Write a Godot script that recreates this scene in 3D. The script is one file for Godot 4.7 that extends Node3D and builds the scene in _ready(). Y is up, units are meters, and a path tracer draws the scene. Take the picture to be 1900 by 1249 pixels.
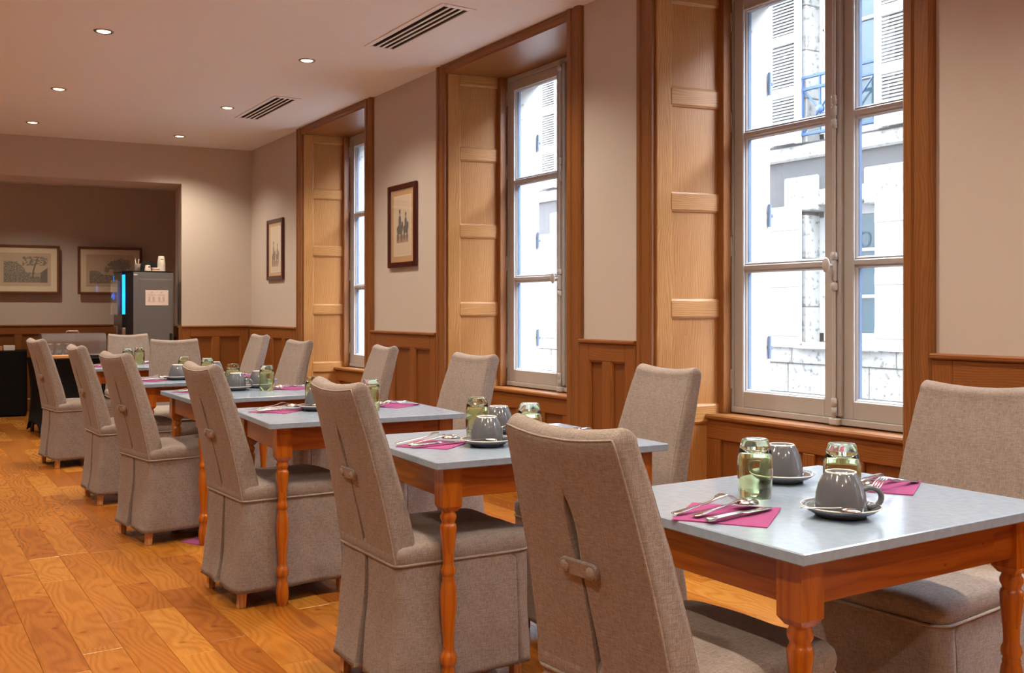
extends Node3D

# ---------------------------------------------------------------- helpers
var M := {}
var taken := {}
var rng := RandomNumberGenerator.new()

func S() -> SurfaceTool:
	var st := SurfaceTool.new()
	st.begin(Mesh.PRIMITIVE_TRIANGLES)
	return st

func mk(called: String, st: SurfaceTool, m: Material, parent: Node = null) -> MeshInstance3D:
	st.generate_normals()
	var o := MeshInstance3D.new()
	o.mesh = st.commit()
	o.material_override = m
	return put(called, o, parent)

func put(called: String, o: Node3D, parent: Node = null) -> Node3D:
	if parent == null:
		o.name = numbered(called)
		add_child(o, true)
	else:
		o.name = called
		if parent.has_node(NodePath(called)):
			var k := 1
			while parent.has_node(NodePath("%s_%03d" % [called, k])):
				k += 1
			o.name = "%s_%03d" % [called, k]
		parent.add_child(o, true)
	return o

func numbered(called: String) -> String:
	if not taken.has(called):
		taken[called] = 0
		return called
	taken[called] += 1
	return "%s_%03d" % [called, taken[called]]

func thing(called: String, at: Vector3, turn := 0.0) -> Node3D:
	var o := Node3D.new()
	o.position = at
	o.rotation.y = turn
	return put(called, o)

func tag(o: Node3D, label: String, category: String, group := "") -> Node3D:
	o.set_meta("label", label)
	o.set_meta("category", category)
	if group != "":
		o.set_meta("group", group)
	return o

func struct(called: String, at := Vector3.ZERO, turn := 0.0, label := "", category := "") -> Node3D:
	var o := Node3D.new()
	o.position = at
	o.rotation.y = turn
	o.name = called
	add_child(o, true)
	o.set_meta("kind", "structure")
	if label != "":
		o.set_meta("label", label)
		o.set_meta("category", category)
	return o

func dup(o: Node3D, called: String, at: Vector3, turn: float, label: String, category: String, group: String) -> Node3D:
	var c: Node3D = o.duplicate()
	c.name = numbered(called)
	c.position = at
	c.rotation.y = turn
	add_child(c, true)
	return tag(c, label, category, group)

func vert(st: SurfaceTool, p: Vector3, uv: Vector2) -> void:
	st.set_uv(uv)
	st.add_vertex(p)

# corners in counter-clockwise order seen from outside
func quad(st: SurfaceTool, p: Array, uv: Array) -> void:
	for i in [0, 2, 1, 0, 3, 2]:
		vert(st, p[i], uv[i])

func face(st: SurfaceTool, p: Array, uv: Array, centre: Vector3) -> void:
	var n: Vector3 = (p[1] - p[0]).cross(p[2] - p[0])
	var mid := Vector3.ZERO
	for q in p:
		mid += q
	mid /= p.size()
	var out := n.dot(mid - centre) > 0.0
	for k in range(1, p.size() - 1):
		var order := [0, k + 1, k] if out else [0, k, k + 1]
		for i in order:
			vert(st, p[i], uv[i])

# bevelled box; grain = axis along which the wood grain (texture v) runs
func bx(st: SurfaceTool, c: Vector3, s: Vector3, bev := 0.003, grain := 1, rot := Basis()) -> void:
	var h := s * 0.5
	bev = minf(bev, minf(h.x, minf(h.y, h.z)) * 0.8)
	var off := Vector2(rng.randf() * 3.0, rng.randf() * 3.0)
	st.set_smooth_group(0xFFFFFFFF)
	var sgn := [-1.0, 1.0]
	var P := func(sx: float, sy: float, sz: float, k: int) -> Vector3:
		var q := Vector3(sx * h.x, sy * h.y, sz * h.z)
		for a in 3:
			if a != k:
				q[a] -= signf(q[a]) * bev
		return q
	var UV := func(q: Vector3, k: int) -> Vector2:
		var i := (k + 1) % 3
		var j := (k + 2) % 3
		if i == grain:
			var t := i
			i = j
			j = t
		return Vector2(q[i], q[j]) + off
	var add := func(pts: Array, k: int) -> void:
		var w := []
		var uv := []
		for q in pts:
			w.append(c + rot * q)
			uv.append(UV.call(q, k))
		face(st, w, uv, c)
	for k in 3:
		for a in sgn:
			var pts := []
			for e in [[-1.0, -1.0], [1.0, -1.0], [1.0, 1.0], [-1.0, 1.0]]:
				var v := Vector3.ZERO
				v[k] = a
				v[(k + 1) % 3] = e[0]
				v[(k + 2) % 3] = e[1]
				pts.append(P.call(v.x, v.y, v.z, k))
			add.call(pts, k)
	if bev > 0.0:
		for k in 3:
			var i := (k + 1) % 3
			var j := (k + 2) % 3
			for a in sgn:
				for b in sgn:
					var v0 := Vector3.ZERO
					v0[i] = a
					v0[j] = b
					v0[k] = -1.0
					var v1 := v0
					v1[k] = 1.0
					add.call([P.call(v0.x, v0.y, v0.z, i), P.call(v1.x, v1.y, v1.z, i), P.call(v1.x, v1.y, v1.z, j), P.call(v0.x, v0.y, v0.z, j)], i)
		for a in sgn:
			for b in sgn:
				for d in sgn:
					add.call([P.call(a, b, d, 0), P.call(a, b, d, 1), P.call(a, b, d, 2)], 0)

func box(called: String, c: Vector3, s: Vector3, m: Material, parent: Node, bev := 0.003, grain := 1) -> MeshInstance3D:
	var st := S()
	bx(st, c, s, bev, grain)
	return mk(called, st, m, parent)

# box given by its two corners
func slab(st: SurfaceTool, a: Vector3, b: Vector3, bev := 0.0, grain := 1) -> void:
	bx(st, (a + b) * 0.5, (b - a).abs(), bev, grain)

func loft(st: SurfaceTool, rings: Array, closed := true, cap0 := false, cap1 := false, flip := false, sg := 1) -> void:
	st.set_smooth_group(sg)
	var n: int = rings[0].size()
	var m := n if closed else n - 1
	var v := 0.0
	var us := [0.0]
	for j in m:
		us.append(us[j] + rings[0][j].distance_to(rings[0][(j + 1) % n]))
	for i in range(rings.size() - 1):
		var dv: float = rings[i][0].distance_to(rings[i + 1][0])
		for j in m:
			var j2 := (j + 1) % n
			var p := [rings[i][j], rings[i + 1][j], rings[i + 1][j2], rings[i][j2]]
			var uv := [Vector2(us[j], v), Vector2(us[j], v + dv), Vector2(us[j + 1], v + dv), Vector2(us[j + 1], v)]
			if flip:
				p.reverse()
				uv.reverse()
			quad(st, p, uv)
		v += dv
	for e in [[cap0, 0, not flip], [cap1, rings.size() - 1, flip]]:
		if e[0]:
			st.set_smooth_group(0xFFFFFFFF)
			var r = rings[e[1]]
			var mid := Vector3.ZERO
			for q in r:
				mid += q
			mid /= n
			for j in n:
				var a: Vector3 = r[j]
				var b: Vector3 = r[(j + 1) % n]
				var tri := [mid, a, b] if e[2] else [mid, b, a]
				for q in [tri[0], tri[2], tri[1]]:
					vert(st, q, Vector2(q.x + q.y * 0.3, q.z + q.y * 0.3))

# profile of (radius, height) turned about y
func lathe(st: SurfaceTool, prof: Array, seg := 24, at := Vector3.ZERO, cap0 := false, cap1 := false, sg := 1, rot := Basis()) -> void:
	var rings := []
	for p in prof:
		var r := PackedVector3Array()
		for j in seg:
			var t := TAU * j / seg
			r.append(at + rot * Vector3(p[0] * cos(t), p[1], p[0] * sin(t)))
		rings.append(r)
	loft(st, rings, true, cap0, cap1, false, sg)

func tube(st: SurfaceTool, path: Array, rad, seg := 8, closed := false, sg := 1, flat := 1.0) -> void:
	var rings := []
	var n := path.size()
	var up := Vector3.UP
	var prev := Vector3.ZERO
	for i in n:
		var a: Vector3 = path[(i - 1 + n) % n] if closed else path[maxi(i - 1, 0)]
		var b: Vector3 = path[(i + 1) % n] if closed else path[mini(i + 1, n - 1)]
		var t := (b - a).normalized()
		if i == 0:
			prev = t.cross(Vector3.UP if absf(t.y) < 0.9 else Vector3.RIGHT).normalized()
		prev = (prev - t * prev.dot(t)).normalized()
		up = prev.cross(t).normalized()
		var r: float = rad[i] if rad is Array else rad
		var ring := PackedVector3Array()
		for j in seg:
			var w := TAU * j / seg
			ring.append(path[i] + (prev * cos(w) + up * sin(w) * flat) * r)
		rings.append(ring)
	if closed:
		rings.append(rings[0])
	loft(st, rings, true, not closed, not closed, true, sg)

# outline of (u, w) pushed along l
func extrude(st: SurfaceTool, pts: Array, o: Vector3, u: Vector3, w: Vector3, l: Vector3, length: float) -> void:
	st.set_smooth_group(0xFFFFFFFF)
	var area := 0.0
	for i in pts.size():
		area += pts[i].cross(pts[(i + 1) % pts.size()])
	var ok := (u.cross(w).dot(l) > 0.0) == (area > 0.0)
	var off := Vector2(rng.randf() * 3.0, rng.randf() * 3.0)
	var run := 0.0
	for i in pts.size():
		var p: Vector2 = pts[i]
		var q: Vector2 = pts[(i + 1) % pts.size()]
		var d := p.distance_to(q)
		var a := o + u * p.x + w * p.y
		var b := o + u * q.x + w * q.y
		var v := [a, b, b + l * length, a + l * length]
		var uv := [off + Vector2(run, 0), off + Vector2(run + d, 0), off + Vector2(run + d, length), off + Vector2(run, length)]
		if not ok:
			v.reverse()
			uv.reverse()
		quad(st, v, uv)
		run += d
	var idx := Geometry2D.triangulate_polygon(PackedVector2Array(pts))
	for e in [0.0, length]:
		for k in range(0, idx.size(), 3):
			var tri := [pts[idx[k]], pts[idx[k + 1]], pts[idx[k + 2]]]
			var p3 := []
			for t in tri:
				p3.append(o + u * t.x + w * t.y + l * e)
			var n: Vector3 = (p3[1] - p3[0]).cross(p3[2] - p3[0])
			if (n.dot(l) > 0.0) != (e > 0.0):
				p3.reverse()
			for t in [p3[0], p3[2], p3[1]]:
				vert(st, t, off + Vector2((t - o).dot(u), (t - o).dot(w)))

# ---------------------------------------------------------------- textures
func noise(seed_: int, freq := 1.0, oct := 3) -> FastNoiseLite:
	var n := FastNoiseLite.new()
	n.seed = seed_
	n.noise_type = FastNoiseLite.TYPE_SIMPLEX_SMOOTH
	n.frequency = freq
	n.fractal_octaves = oct
	return n

func tex(w: int, h: int, data: PackedByteArray) -> ImageTexture:
	var im := Image.create_from_data(w, h, false, Image.FORMAT_RGB8, data)
	im.generate_mipmaps()
	return ImageTexture.create_from_image(im)

# wood: u across the grain, v along it; rings, figure, pores. Values multiply the albedo.
func wood_tex(w: int, h: int, seed_: int, rings: float, wavy: float, pore: float, dark: Color, knots := 0) -> ImageTexture:
	var n1 := noise(seed_, 1.0, 2)
	var n2 := noise(seed_ + 7, 1.0, 2)
	var n3 := noise(seed_ + 13, 1.0, 1)
	var data := PackedByteArray()
	data.resize(w * h * 3)
	var r := RandomNumberGenerator.new()
	r.seed = seed_
	var kn := []
	for i in knots:
		kn.append(Vector3(r.randf(), r.randf(), 0.02 + r.randf() * 0.03))
	var k := 0
	for y in h:
		var v := float(y) / h
		for x in w:
			var u := float(x) / w
			var t := u + wavy * n1.get_noise_2d(u * 1.6, v * 1.3)
			var kd := 0.0
			for q in kn:
				var d := Vector2((u - q.x) * 0.45, v - q.y).length()
				t += q.z * 0.7 * exp(-d * d / (q.z * q.z * 1.8))
				if d < q.z * 0.35:
					kd = maxf(kd, 1.0 - d / (q.z * 0.35))
			var g := 0.5 + 0.5 * sin(t * rings + 1.2 * n2.get_noise_2d(u * 5.0, v * 2.0))
			g = g * g * 0.75 + 0.25 * g
			var f := n3.get_noise_2d(u * 190.0, v * 9.0)
			var a := 0.34 * g + 0.22 * (0.5 + 0.5 * n2.get_noise_2d(u * 30.0, v * 2.2)) + 0.10 * f
			if f > 0.42:
				a += pore
			a = clampf(a + kd * 0.9, 0.0, 1.0)
			data[k] = int(255.0 * lerpf(1.0, dark.r, a))
			data[k + 1] = int(255.0 * lerpf(1.0, dark.g, a))
			data[k + 2] = int(255.0 * lerpf(1.0, dark.b, a))
			k += 3
	return tex(w, h, data)

# woven cloth, one thread every four pixels; returns [colour, normal]
func weave_tex(n: int, seed_: int, lo: float) -> Array:
	var r := RandomNumberGenerator.new()
	r.seed = seed_
	var t := n / 4
	var warp := []
	var weft := []
	for i in t * 8:
		warp.append(r.randf())
		weft.append(r.randf())
	var data := PackedByteArray()
	data.resize(n * n * 3)
	var hm := Image.create(n, n, false, Image.FORMAT_RGB8)
	var k := 0
	for y in n:
		for x in n:
			var i := x / 4
			var j := y / 4
			var over := (i + j) % 2 == 0
			var fx := (x % 4 - 1.5) / 2.0
			var fy := (y % 4 - 1.5) / 2.0
			var rnd: float = warp[i * 8 + (y * 8 / n)] if over else weft[j * 8 + (x * 8 / n)]
			var hgt := 1.0 - (fx * fx if over else fy * fy) * 0.8
			var c := lo + (1.0 - lo) * (0.30 * hgt + 0.5 * rnd + 0.2 * r.randf())
			data[k] = int(255.0 * c)
			data[k + 1] = int(255.0 * c * (0.985 + 0.015 * rnd))
			data[k + 2] = int(255.0 * c * (0.96 + 0.04 * rnd))
			hm.set_pixel(x, y, Color(hgt * 0.6 + rnd * 0.4, 0, 0))
			k += 3
	hm.bump_map_to_normal_map(3.0)
	hm.generate_mipmaps()
	return [tex(n, n, data), ImageTexture.create_from_image(hm)]

func ntex(size: int, freq: float, seed_: int, c0: Color, c1: Color, oct := 4, mid := -1.0, cm := Color.WHITE) -> NoiseTexture2D:
	var t := NoiseTexture2D.new()
	t.width = size
	t.height = size
	t.seamless = true
	t.noise = noise(seed_, freq, oct)
	var g := Gradient.new()
	g.set_color(0, c0)
	g.set_color(1, c1)
	if mid >= 0.0:
		g.add_point(mid, cm)
	t.color_ramp = g
	return t

func nnorm(size: int, freq: float, seed_: int, strength: float) -> NoiseTexture2D:
	var t := NoiseTexture2D.new()
	t.width = size
	t.height = size
	t.seamless = true
	t.as_normal_map = true
	t.bump_strength = strength
	t.noise = noise(seed_, freq, 3)
	return t

func c8(r: int, g: int, b: int) -> Color:
	return Color(r / 255.0, g / 255.0, b / 255.0)

func mat(col: Color, rough := 0.5, metal := 0.0, spec := 0.5) -> StandardMaterial3D:
	var m := StandardMaterial3D.new()
	m.albedo_color = col
	m.roughness = rough
	m.metallic = metal
	m.metallic_specular = spec
	return m

func wood(col: Color, t: Texture2D, su: float, sv: float, rough: float) -> StandardMaterial3D:
	var m := mat(col, rough)
	m.albedo_texture = t
	m.uv1_scale = Vector3(su, sv, 1)
	return m

func triplanar(m: StandardMaterial3D, scale: float, world := false) -> StandardMaterial3D:
	m.uv1_triplanar = true
	m.uv1_world_triplanar = world
	m.uv1_scale = Vector3(scale, scale, scale)
	return m

func make_materials() -> void:
	var oak_t := wood_tex(384, 640, 11, 150.0, 0.10, 0.14, Color(0.70, 0.60, 0.48))
	var floor_t := wood_tex(512, 640, 23, 78.0, 0.26, 0.12, Color(0.80, 0.70, 0.57), 4)
	var pine_t := wood_tex(384, 640, 31, 34.0, 0.16, 0.03, Color(0.68, 0.52, 0.38), 3)
	M.oak = wood(c8(194, 142, 84), oak_t, 3.4, 1.1, 0.42)  # lit copy of the one oak: daylight on the linings is in its tone
	M.oak_lit_panel = wood(c8(188, 134, 76), oak_t, 4.2, 1.0, 0.45)
	M.oak_shaded = wood(c8(150, 97, 50), oak_t, 3.4, 1.1, 0.36)  # shaded copy of the same oak, room-side shade put into the colour
	M.oak_wain_shaded = wood(c8(150, 93, 43), oak_t, 3.4, 1.1, 0.36)
	M.oak_shaded_panel = wood(c8(138, 83, 36), oak_t, 4.2, 1.0, 0.38)  # wainscot panels of that oak, likewise darkened for shade
	for i in 5:
		var c: Color = [c8(170, 108, 38), c8(164, 101, 33), c8(156, 92, 28), c8(178, 118, 45), c8(148, 85, 25)][i]
		M["floor%d" % i] = wood(c, floor_t, 2.1, 0.95, 0.27)
	M.pine = wood(c8(160, 80, 14), pine_t, 5.0, 1.3, 0.27)
	M.pine.clearcoat_enabled = true
	M.pine.clearcoat = 0.5
	M.pine.clearcoat_roughness = 0.15
	M.leg_pine = wood(c8(182, 98, 16), pine_t, 9.0, 2.1, 0.25)
	M.leg_pine.clearcoat_enabled = true
	M.leg_pine.clearcoat = 0.6
	M.leg_pine.clearcoat_roughness = 0.12
	M.beech = wood(c8(224, 162, 104), oak_t, 4.0, 1.5, 0.45)
	M.frame_wood = wood(c8(120, 72, 40), oak_t, 6.0, 2.0, 0.35)
	M.frame_red = wood(c8(78, 30, 26), oak_t, 6.0, 2.0, 0.22)
	var wv := weave_tex(256, 5, 0.52)
	M.linen = mat(c8(178, 162, 155), 0.95, 0.0, 0.25)
	M.linen.albedo_texture = wv[0]
	M.linen.normal_enabled = true
	M.linen.normal_texture = wv[1]
	M.linen.normal_scale = 0.7
	triplanar(M.linen, 9.5)
	M.linen.rim_enabled = true
	M.linen.rim = 0.25
	M.linen.rim_tint = 0.6
	M.linen_seam = M.linen.duplicate()
	M.linen_seam.albedo_color = c8(192, 176, 167)
	M.laminate = mat(c8(150, 166, 186), 0.17, 0.0, 0.75)
	M.laminate.albedo_texture = ntex(256, 0.03, 3, Color(0.93, 0.93, 0.93), Color(1, 1, 1))
	M.laminate.normal_enabled = true
	M.laminate.normal_texture = nnorm(512, 0.09, 9, 1.2)
	M.laminate.normal_scale = 0.07
	triplanar(M.laminate, 4.0)
	M.wall = mat(c8(200, 187, 177), 0.85, 0.0, 0.3)
	M.wall.normal_enabled = true
	M.wall.normal_texture = nnorm(512, 0.05, 4, 2.0)
	M.wall.normal_scale = 0.10
	triplanar(M.wall, 0.9, true)
	M.ceiling = mat(c8(233, 232, 230), 0.9, 0.0, 0.3)
	M.win_paint = mat(c8(180, 177, 174), 0.42)
	M.hardware = mat(c8(188, 184, 180), 0.3)
	M.pane = mat(Color(0.97, 1.0, 1.0, 0.06), 0.02)
	M.pane.transparency = BaseMaterial3D.TRANSPARENCY_ALPHA
	M.gasket = mat(c8(62, 84, 112), 0.35)
	M.ceramic = mat(c8(94, 97, 104), 0.12, 0.0, 0.6)
	M.ceramic.clearcoat_enabled = true
	M.ceramic.clearcoat = 0.6
	M.ceramic.clearcoat_roughness = 0.05
	M.rim = mat(c8(214, 206, 200), 0.25)
	M.steel = mat(c8(196, 190, 186), 0.2, 1.0)
	M.green_glass = mat(Color(0.945, 0.99, 0.86, 0.0), 0.02)
	M.green_glass.transparency = BaseMaterial3D.TRANSPARENCY_ALPHA
	M.green_glass.refraction_enabled = true
	M.green_glass.refraction_scale = 0.05
	M.clear_glass = mat(Color(0.97, 0.98, 0.98, 0.0), 0.02)
	M.clear_glass.transparency = BaseMaterial3D.TRANSPARENCY_ALPHA
	M.clear_glass.refraction_enabled = true
	M.clear_glass.refraction_scale = 0.05
	M.acrylic = mat(Color(0.95, 0.95, 0.97, 0.06), 0.03)
	M.acrylic.transparency = BaseMaterial3D.TRANSPARENCY_ALPHA
	M.napkin = mat(c8(148, 74, 118), 0.9, 0.0, 0.2)
	M.napkin.normal_enabled = true
	M.napkin.normal_texture = nnorm(256, 0.12, 14, 3.0)
	M.napkin.normal_scale = 0.3
	triplanar(M.napkin, 12.0)
	M.black_cloth = mat(c8(27, 24, 24), 0.9, 0.0, 0.2)
	M.black = mat(c8(18, 19, 24), 0.25)
	M.black_matte = mat(c8(14, 14, 15), 0.8)
	M.grey_paint = mat(c8(104, 101, 102), 0.45)
	M.groove = mat(c8(70, 67, 68), 0.5)
	M.white_paint = mat(c8(232, 228, 224), 0.4)
	M.card = mat(c8(226, 214, 204), 0.7)
	M.led = mat(c8(20, 110, 235), 0.4)
	M.led.emission_enabled = true
	M.led.emission = c8(14, 128, 255)
	M.led.emission_energy_multiplier = 2.6
	M.lamp = mat(Color(1, 0.95, 0.85), 0.4)
	M.lamp.emission_enabled = true
	M.lamp.emission = c8(255, 226, 176)
	M.lamp.emission_energy_multiplier = 4.0
	M.duct = mat(c8(112, 113, 116), 0.6, 0.4)
	M.nickel = mat(c8(150, 138, 126), 0.3, 1.0)
	# outside
	M.limestone = mat(c8(160, 159, 156), 0.9, 0.0, 0.2)
	M.limestone.albedo_texture = ntex(512, 0.022, 41, Color(0.42, 0.44, 0.45), Color(1, 1, 1), 6, 0.34, Color(0.93, 0.93, 0.92))
	triplanar(M.limestone, 0.9, true)
	M.jamb_stone = mat(c8(172, 170, 167), 0.9, 0.0, 0.2)
	M.jamb_stone.albedo_texture = ntex(512, 0.02, 47, Color(0.45, 0.45, 0.45), Color(1, 1, 1), 6, 0.27, Color(0.97, 0.97, 0.96))
	triplanar(M.jamb_stone, 1.1, true)
	M.render = mat(c8(95, 96, 97), 0.95, 0.0, 0.2)
	M.render.albedo_texture = ntex(512, 0.16, 43, Color(0.72, 0.72, 0.72), Color(1, 1, 1), 3)
	triplanar(M.render, 1.2, true)
	M.shutter = mat(c8(172, 172, 172), 0.6)
	M.teal_glass = mat(c8(34, 74, 88), 0.06, 0.0, 0.8)
	M.dark_room_panel = mat(c8(110, 158, 170), 0.9)  # tone of the sheets that stand for dark rooms across the street
	M.blue_iron = mat(c8(8, 62, 104), 0.5)
	M.asphalt = mat(c8(92, 92, 92), 0.95)
	M.slate = mat(c8(96, 104, 112), 0.7)
	M.letter = mat(c8(36, 62, 72), 0.7)

# ---------------------------------------------------------------- pictures
func engraving(seed_: int, kind: int) -> ImageTexture:
	var w := 200
	var h := 130
	var n := noise(seed_, 1.0, 4)
	var n2 := noise(seed_ + 3, 1.0, 2)
	var data := PackedByteArray()
	data.resize(w * h * 3)
	var k := 0
	for y in h:
		for x in w:
			var u := float(x) / w
			var v := float(y) / h
			var a := 0.10 + 0.08 * n.get_noise_2d(u * 30.0, v * 30.0)
			if kind == 0:
				var hill := 0.18 + 0.52 * smoothstep(0.25, 0.62, u) + 0.07 * n.get_noise_2d(u * 9.0, 3.0)
				if v > hill and u < 0.66:
					a = 0.52 + 0.9 * n.get_noise_2d(u * 26.0, v * 18.0)
				if v > 0.62 + 0.05 * n.get_noise_2d(u * 8.0, 1.0):
					a = 0.60 + 0.9 * n.get_noise_2d(u * 22.0, v * 30.0)
				if v > 0.66 and v < 0.76 and u > 0.6 and u < 0.9:
					a = 0.24
				var tx := 0.66 + 0.10 * pow(clampf((0.8 - v) * 1.5, 0.0, 1.0), 2.0)
				if absf(u - tx) < 0.018 and v > 0.08 and v < 0.86:
					a = 0.86
				var cr := n2.get_noise_2d(u * 9.0, v * 11.0) + 0.5 * n.get_noise_2d(u * 40.0, v * 40.0)
				if v < 0.34 and u > 0.42 and cr > -0.12 + v * 0.7:
					a = 0.66 + 0.6 * n.get_noise_2d(u * 60.0, v * 60.0)
				if u > 0.84 and v > 0.42 + (1.0 - u) * 1.2:
					a = 0.80 + 0.12 * n.get_noise_2d(u * 40.0, v * 40.0)
			else:
				if v > 0.62 + 0.05 * n.get_noise_2d(u * 6.0, 1.0) + 0.06 * u:
					a = 0.55 + 0.9 * n.get_noise_2d(u * 18.0, v * 40.0)
				if v > 0.50 and v < 0.64 and u < 0.25 + 0.1 * n.get_noise_2d(v * 20.0, 4.0):
					a = 0.48
				var d := Vector2((u - 0.74) / 0.30, (v - 0.28) / 0.24).length() + 0.45 * n2.get_noise_2d(u * 10.0, v * 12.0)
				if d < 0.95:
					a = 0.68 + 0.8 * n.get_noise_2d(u * 50.0, v * 50.0)
				if absf(u - 0.82 + 0.05 * v) < 0.016 and v > 0.3 and v < 0.8:
					a = 0.85
				var d2 := Vector2((u - 0.42) / 0.07, (v - 0.46) / 0.13).length() + 0.5 * n2.get_noise_2d(u * 22.0, v * 22.0)
				if d2 < 0.9:
					a = 0.55
			a = clampf(a, 0.0, 0.92)
			data[k] = int(lerpf(206, 44, a))
			data[k + 1] = int(lerpf(184, 38, a))
			data[k + 2] = int(lerpf(150, 34, a))
			k += 3
	return tex(w, h, data)

# two mounted riders on sandy ground, tinted print
func riders(seed_: int, kind: int) -> ImageTexture:
	var w := 150
	var h := 250
	var n := noise(seed_, 1.0, 3)
	var data := PackedByteArray()
	data.resize(w * h * 3)
	var blobs := []
	var xs := [0.34, 0.70] if kind == 0 else [0.32, 0.72]
	for x in xs:
		var s := 1.55 if x < 0.5 else 1.3
		var by := 0.58 if kind == 0 else 0.68
		blobs.append([x, by - 0.02, 0.12 * s, 0.055 * s, Color(0.24, 0.14, 0.09)])
		blobs.append([x + 0.09 * s, by - 0.08, 0.045 * s, 0.05 * s, Color(0.27, 0.16, 0.10)])
		for l in [-0.09, -0.05, 0.05, 0.09]:
			blobs.append([x + l * s, by + 0.06 * s, 0.017 * s, 0.065 * s, Color(0.2, 0.12, 0.08)])
		blobs.append([x, by - 0.11 * s, 0.05 * s, 0.06 * s, Color(0.14, 0.16, 0.26) if kind == 0 else Color(0.42, 0.16, 0.12)])
		blobs.append([x, by - 0.185 * s, 0.026 * s, 0.022 * s, Color(0.62, 0.42, 0.32)])
		blobs.append([x, by - 0.215 * s, 0.032 * s, 0.024 * s, Color(0.09, 0.08, 0.09)])
	var k := 0
	for y in h:
		for x in w:
			var u := float(x) / w
			var v := float(y) / h
			var c := Color(0.86, 0.78, 0.66)
			var g0 := 0.66 if kind == 0 else 0.76
			if v > g0 + 0.02 * n.get_noise_2d(u * 12.0, 2.0) and v < g0 + 0.13 + 0.01 * n.get_noise_2d(u * 20.0, 9.0) and u > 0.14 and u < 0.86:
				c = Color(0.76, 0.55, 0.38).lerp(Color(0.5, 0.32, 0.2), clampf(0.3 + n.get_noise_2d(u * 20.0, v * 40.0), 0.0, 1.0))
			for b in blobs:
				var d := Vector2((u - b[0]) / b[2], (v - b[1]) / b[3]).length() + 0.18 * n.get_noise_2d(u * 40.0, v * 60.0)
				if d < 1.0:
					c = b[4]
			data[k] = int(c.r * 255.0)
			data[k + 1] = int(c.g * 255.0)
			data[k + 2] = int(c.b * 255.0)
			k += 3
	return tex(w, h, data)

# the two-column notice taped to the machine: a little mark, a heading, lines of small print
func notice_tex() -> ImageTexture:
	var im := Image.create(220, 150, false, Image.FORMAT_RGB8)
	im.fill(c8(226, 208, 200))
	var r := RandomNumberGenerator.new()
	r.seed = 8
	var ink := c8(96, 84, 82)
	for col in 2:
		var cx := 58 + col * 96
		for i in 5:
			im.fill_rect(Rect2i(cx - 8 + i * 3, 24 - i, 3, 1 + i), c8(60, 52, 52))
		im.fill_rect(Rect2i(cx + 5, 17, 4, 2), c8(60, 52, 52))
		for line in [[30, 18], [38, 8], [45, 36], [49, 34], [53, 36], [58, 22], [113, 36], [117, 38], [121, 20]]:
			var x: int = cx - line[1]
			while x < cx + line[1]:
				var l := 2 + r.randi() % 5
				im.fill_rect(Rect2i(x, line[0], l, 1), ink)
				x += l + 2
		for sub in [-22, 20]:
			for i in 9:
				var hw := 6 + r.randi() % 8
				var x: int = cx + sub - hw
				while x < cx + sub + hw:
					var l := 2 + r.randi() % 4
					im.fill_rect(Rect2i(x, 67 + i * 5, l, 2), ink)
					x += l + 1
	im.generate_mipmaps()
	return ImageTexture.create_from_image(im)

# picture lying in the local x-y plane, face towards +z
func picture(called: String, at: Vector3, turn: float, w: float, h: float, bar: float, frame_m: Material, mat_col: Color, paper_col: Color, paper: Vector2, shift: float, print_size: Vector2, art: Texture2D, label: String) -> void:
	var t := thing(called, at, turn)
	for s in [-1.0, 1.0]:
		var st := S()
		bx(st, Vector3(s * (w - bar) * 0.5, 0, 0.0125), Vector3(bar, h, 0.025), 0.005, 1)
		mk("frame_bar", st, frame_m, t)
		st = S()
		bx(st, Vector3(0, s * (h - bar) * 0.5, 0.0125), Vector3(w - bar * 2.0, bar, 0.025), 0.005, 0)
		mk("frame_bar", st, frame_m, t)
	box("mount", Vector3(0, 0, 0.006), Vector3(w - bar * 1.6, h - bar * 1.6, 0.008), mat(mat_col, 0.8), t, 0.0)
	box("paper", Vector3(0, shift, 0.0105), Vector3(paper.x, paper.y, 0.002), mat(paper_col, 0.85), t, 0.0)
	var m := mat(Color.WHITE, 0.85)
	m.albedo_texture = art
	var q := S()
	q.set_smooth_group(0xFFFFFFFF)
	var a := print_size * 0.5
	quad(q, [Vector3(-a.x, shift - a.y, 0.0122), Vector3(a.x, shift - a.y, 0.0122), Vector3(a.x, shift + a.y, 0.0122), Vector3(-a.x, shift + a.y, 0.0122)], [Vector2(0, 1), Vector2(1, 1), Vector2(1, 0), Vector2(0, 0)])
	mk("print", q, m, t)
	box("picture_glass", Vector3(0, 0, 0.0165), Vector3(w - bar * 1.7, h - bar * 1.7, 0.002), M.pane, t, 0.0)
	tag(t, label, "picture")

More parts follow.
